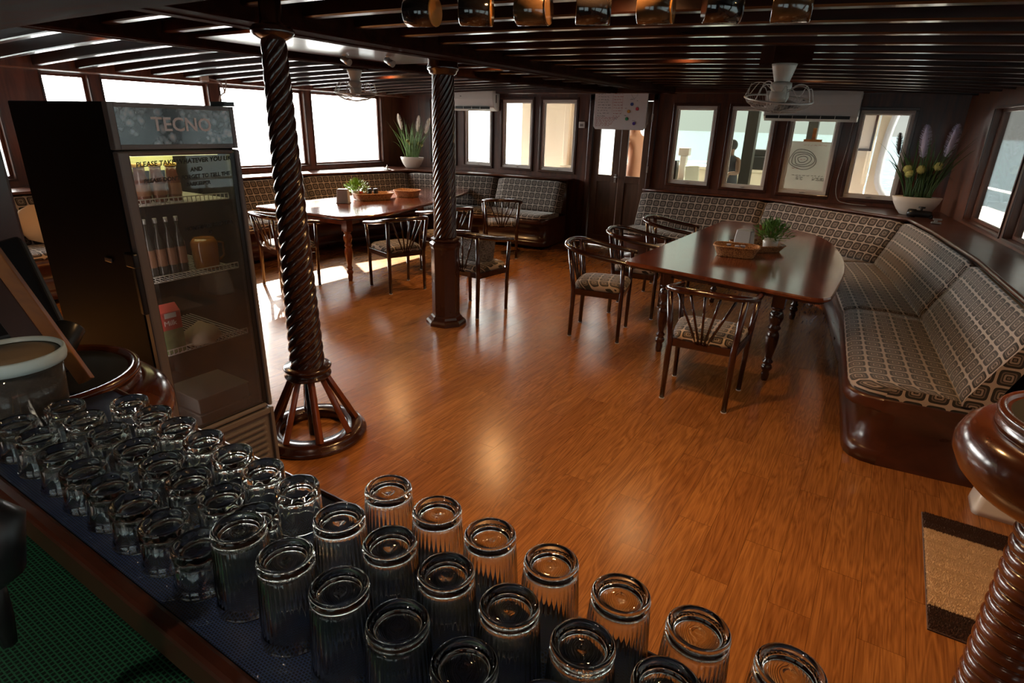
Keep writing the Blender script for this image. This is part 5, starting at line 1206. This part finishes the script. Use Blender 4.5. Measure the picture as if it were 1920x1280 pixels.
# white bench / locker seen through the middle windows and the door
t = thing('deck_locker', 'long cream locker across the foredeck, seen through the second right window', 'locker', (-1.9, 11.3, 0))
mb = MB(); mb.box((-2.9, 11.3, 0.55), (3.6, 0.7, 1.1)); mb.box((-2.9, 11.3, 1.125), (3.65, 0.8, 0.05)); mb.build('locker_body', CREAM, t, 0.01)
mb = MB(); mb.box((-3.9, 10.6, 0.3), (0.9, 0.5, 0.6)); mb.build('step', CREAM, t, 0.01)
DPO = mat('dark_post', (0.012, 0.010, 0.008), 0.6)
mb = MB(); mb.box((-2.0, 10.98, 1.26), (0.30, 0.2, 0.22)); mb.box((-1.98, 10.98, 1.42), (0.24, 0.16, 0.12)); mb.box((-2.32, 11.0, 1.22), (0.25, 0.2, 0.14)); tag(mb.build('deck_bag', DPO, None, 0.02), 'dark bags on the cream locker outside the second right window', 'bag')
for i, (x, y, wd, lab) in enumerate(((-2.50, 10.6, 0.15, 'left dark awning post seen through the second right window'), (-2.10, 10.6, 0.17, 'right dark awning post seen through the second right window'), (-3.32, 10.2, 0.13, 'dark awning post seen at the left of the first right window'), (-1.2, 10.6, 0.14, 'dark awning post behind the easel board'))):
    mb = MB(); mb.box((x, y, 1.27), (wd, wd, 2.54)); tag(mb.build('awning_post', DPO), lab, 'post')
t = thing('side_table', 'dark wooden side table with orange edge outside the first right window', 'table', (-3.0, 9.7, 0)); mb = MB(); mb.box((-3.02, 9.8, 0.95), (0.30, 0.35, 0.03)); mb.build('tabletop', W_ORANGE, t)
mb = MB(); mb.box((-3.02, 9.8, 0.47), (0.26, 0.31, 0.94)); mb.build('cabinet', W_FRAME, t)
mb = MB(); mb.box((-2.92, 9.8, 1.42), (0.17, 0.12, 0.12)); mb.box((-2.92, 9.8, 1.16), (0.1, 0.1, 0.4)); tag(mb.build('white_box', WHITE, None, 0.01), 'small white box on the side table outside', 'box')
mb = MB(); mb.box((-3.08, 9.82, 1.12), (0.14, 0.14, 0.32)); tag(mb.build('dark_box', BLACK, None, 0.01), 'dark box on the side table outside', 'box')
t = thing('deck_chair', 'pale plastic chair outside the first right window', 'chair', (-2.62, 9.85, 0)); mb = MB(); mb.box((-2.68, 9.9, 0.42), (0.36, 0.36, 0.03)); mb.build('seat', CERAMIC, t)
mb = MB(); beam(mb, (-2.68, 9.75, 0.45), (-2.72, 9.62, 1.22), 0.22, 0.03, (0, 1, 0)); mb.build('backrest', mat('pale_plastic', (0.55, 0.58, 0.50), 0.5), t, 0.01)
for x in (-2.83, -2.53):
    for y in (9.75, 10.05): mb = MB(); mb.box((x, y, 0.2), (0.03, 0.03, 0.4)); mb.build('leg', CERAMIC, t)

def figure(label, loc, rz, pose, skin, cloth, s=1.0, kind='stand'):
    "one continuous skinned body"
    t = thing('person', label, 'person', loc, rz, local=True)
    V, E, Rr = [], [], []
    def add(p, r, par=None): V.append(p); Rr.append(r); (E.append((par, len(V)-1)) if par is not None else None); return len(V)-1
    zz = pose['hip']
    pel = add((0, 0, zz), 0.14); ab = add((0, pose['lean']*0.3, zz+0.2), 0.12, pel); ch = add((0, pose['lean']*0.7, zz+0.38), 0.145, ab); nk = add((0, pose['lean'], zz+0.53), 0.06, ch); hd = add((0, pose['lean']+0.02, zz+0.66), 0.10, nk); tp = add((0, pose['lean']+0.02, zz+0.76), 0.075, hd)
    for sg in (-1, 1):
        sh = add((sg*0.18, pose['lean']*0.85, zz+0.46), 0.06, ch); a = pose['armL' if sg < 0 else 'armR']
        el = add((sg*0.18+a[0]*sg, pose['lean']*0.85+a[1], zz+0.46+a[2]), 0.045, sh); wr = add((sg*0.18+a[3]*sg, pose['lean']*0.85+a[4], zz+0.46+a[5]), 0.032, el); add((sg*0.18+a[3]*sg*1.05, pose['lean']*0.85+a[4]*1.2, zz+0.46+a[5]-0.09), 0.028, wr)
        h = add((sg*0.10, 0, zz-0.06), 0.09, pel)
        if kind == 'stand': k = add((sg*0.11, 0.03, zz*0.52), 0.06, h); f = add((sg*0.12, 0, 0.08), 0.045, k); add((sg*0.13, 0.16, 0.035), 0.035, f)
        else: k = add((sg*0.15, 0.42, zz+0.0), 0.065, h); f = add((sg*0.15, 0.45, 0.08), 0.045, k); add((sg*0.15, 0.6, 0.035), 0.035, f)
    me = D.meshes.new('body'); me.from_pydata([(x*s, y*s, z*s) for x, y, z in V], E, []); o = D.objects.new('body', me); COL.objects.link(o); o.parent = t
    sk = o.modifiers.new('skin', 'SKIN'); sk.use_smooth_shade = True; sb = o.modifiers.new('sub', 'SUBSURF'); sb.levels = 1; sb.render_levels = 2
    lay = me.skin_vertices[0] if me.skin_vertices else None
    for i, v in enumerate(me.skin_vertices[0].data): v.radius = (Rr[i]*s, Rr[i]*s*0.82)
    me.skin_vertices[0].data[0].use_root = True
    me.materials.append(skin)
    mb = MB(); mb.sphere((0, (pose['lean']+0.0)*s, (zz+0.71)*s), 0.115*s, 18, 10, (0.95, 1.05, 1.0)); mb.build('hair', mat('dark_hair', (0.012, 0.009, 0.008), 0.7), t)
    rr = []
    for z, rx, ry, dy in ((zz-0.02, 0.19, 0.14, 0), (zz+0.15, 0.175, 0.135, .2), (zz+0.33, 0.20, 0.15, .6), (zz+0.46, 0.19, 0.12, .85), (zz+0.52, 0.09, 0.08, 1.0)): rr.append([(rx*s*math.cos(2*PI*k/24), (pose['lean']*dy+ry*math.sin(2*PI*k/24))*s, z*s) for k in range(24)])
    if cloth: mb = MB(); mb.rings(rr, False); mb.build('shirt', cloth, t)
    return t
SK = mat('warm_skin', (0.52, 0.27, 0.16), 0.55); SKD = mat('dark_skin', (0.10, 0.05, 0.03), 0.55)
figure('person with bare back and arm standing just outside the double door', (-3.50, 9.25, 0), 1.2, {'hip': 0.92, 'lean': 0.08, 'armL': (0.06, 0.02, -0.28, 0.05, 0.12, -0.52), 'armR': (0.06, 0.02, -0.28, 0.08, 0.1, -0.5)}, SK, None, 1.16)
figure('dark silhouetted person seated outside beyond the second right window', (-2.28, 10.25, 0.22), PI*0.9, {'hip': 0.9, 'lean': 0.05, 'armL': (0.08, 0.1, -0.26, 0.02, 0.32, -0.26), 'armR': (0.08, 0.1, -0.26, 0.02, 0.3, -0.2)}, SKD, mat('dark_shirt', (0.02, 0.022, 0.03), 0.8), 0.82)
# briefing board on an easel
t = thing('easel_board', 'white briefing board with contour sketch on a wooden easel outside', 'board', (-0.95, 9.0, 0))
mb = MB(); mb.box((-0.95, 9.05, 1.25), (0.80, 0.02, 0.80)); mb.build('board', mat('board_white', (0.70, 0.72, 0.74), 0.35), t)
mb = MB(); mb.box((-1.0, 9.07, 1.70), (0.045, 0.02, 0.24)); mb.box((-1.0, 9.035, 1.665), (0.22, 0.03, 0.03)); mb.box((-1.0, 9.10, 0.6), (0.05, 0.02, 1.2)); beam(mb, (-1.15, 9.10, 1.4), (-1.35, 9.15, 0), .03, .03); beam(mb, (-0.8, 9.10, 1.4), (-0.6, 9.15, 0), .03, .03); mb.build('easel', W_ORANGE, t)
mb = MB(); yb = 9.0385
for k, (rx, rz) in enumerate(((0.06, 0.04), (0.10, 0.075), (0.14, 0.10), (0.165, 0.13))):
    mb.tube([(-1.08+rx*(1+.08*math.sin(3*a+k))*math.cos(a), yb, 1.42+rz*(1+.1*math.sin(2*a+k))*math.sin(a)) for a in [2*PI*q/36 for q in range(36)]], 0.0035, 4, close=True)
scribble(mb, -1.18, -0.75, 1.215, 0.012, rnd, yb); 
for x0 in (-1.12, -0.92, -0.82): 
    for k in range(3): scribble(mb, x0, x0+0.06, 1.19-0.015*k, 0.01, rnd, yb)
mb.build('sketch', INK2, t)
mb = MB(); scribble(mb, -1.10, -0.80, 1.605, 0.016, rnd, yb, 0.003); scribble(mb, -1.19, -1.10, 1.30, 0.01, rnd, yb); scribble(mb, -1.11, -1.04, 1.42, 0.01, rnd, yb); mb.build('red_writing', RED, t)
# arch and side screen outside the rightmost front window
t = thing('deck_arch', 'cream panel and curved white arch outside the rightmost front window', 'arch', (0.1, 9.3, 0))
mb = MB(); mb.box((-0.52, 9.64, 1.27), (0.42, 0.06, 2.54)); mb.tube([(-0.335, 9.58, 1.12), (-0.335, 9.58, 2.54)], 0.03, 12); mb.build('panel', CREAM, t)
mb = MB(); rr = []
for z, x in ((0.0, 0.6), (0.6, 0.6), (0.75, 0.35), (0.86, 0.10), (0.97, -0.04), (1.06, -0.11), (1.14, -0.145), (1.23, -0.163), (1.44, -0.17), (1.71, -0.16), (1.86, -0.145), (2.0, -0.12), (2.2, -0.06), (2.4, 0.04), (2.54, 0.15)):
    rr.append([(-0.29, 9.62, z), (x, 9.62, z), (x+0.02, 9.75, z), (-0.29, 9.75, z)])
mb.rings(rr, True, False); mb.build('arch', CREAM, t)
mb = MB(); rr = [[(x-0.055, 9.60, z), (x+0.005, 9.60, z), (x+0.03, 9.76, z), (x-0.03, 9.76, z)] for z, x in ((0.86, 0.10), (0.97, -0.04), (1.06, -0.11), (1.14, -0.145), (1.23, -0.163), (1.44, -0.17), (1.71, -0.16), (1.86, -0.145), (2.0, -0.12), (2.2, -0.06), (2.4, 0.04), (2.54, 0.15))]
mb.rings(rr, True, True); mb.build('arch_edge', mat('arch_white', (0.62, 0.66, 0.74), 0.4), t)
mb = MB(); mb.box((-0.50, 9.55, 1.95), (0.34, 0.01, 0.75)); mb.build('poster', mat('poster_white', (0.60, 0.56, 0.52), 0.6), t)
mb = MB(); mb.box((-0.335, 9.54, 1.95), (0.03, 0.02, 0.78)); mb.box((-0.50, 9.54, 1.565), (0.36, 0.02, 0.03)); mb.build('poster_frame', W_DARK, t)
# dark post by the left edge of the frame
mb = MB(); mb.box((-2.42, 0.66, 1.2), (0.24, 0.14, 2.4)); tag(mb.build('timber_post', W_DARK, None, 0.01), 'dark square timber post at the extreme left edge', 'post')
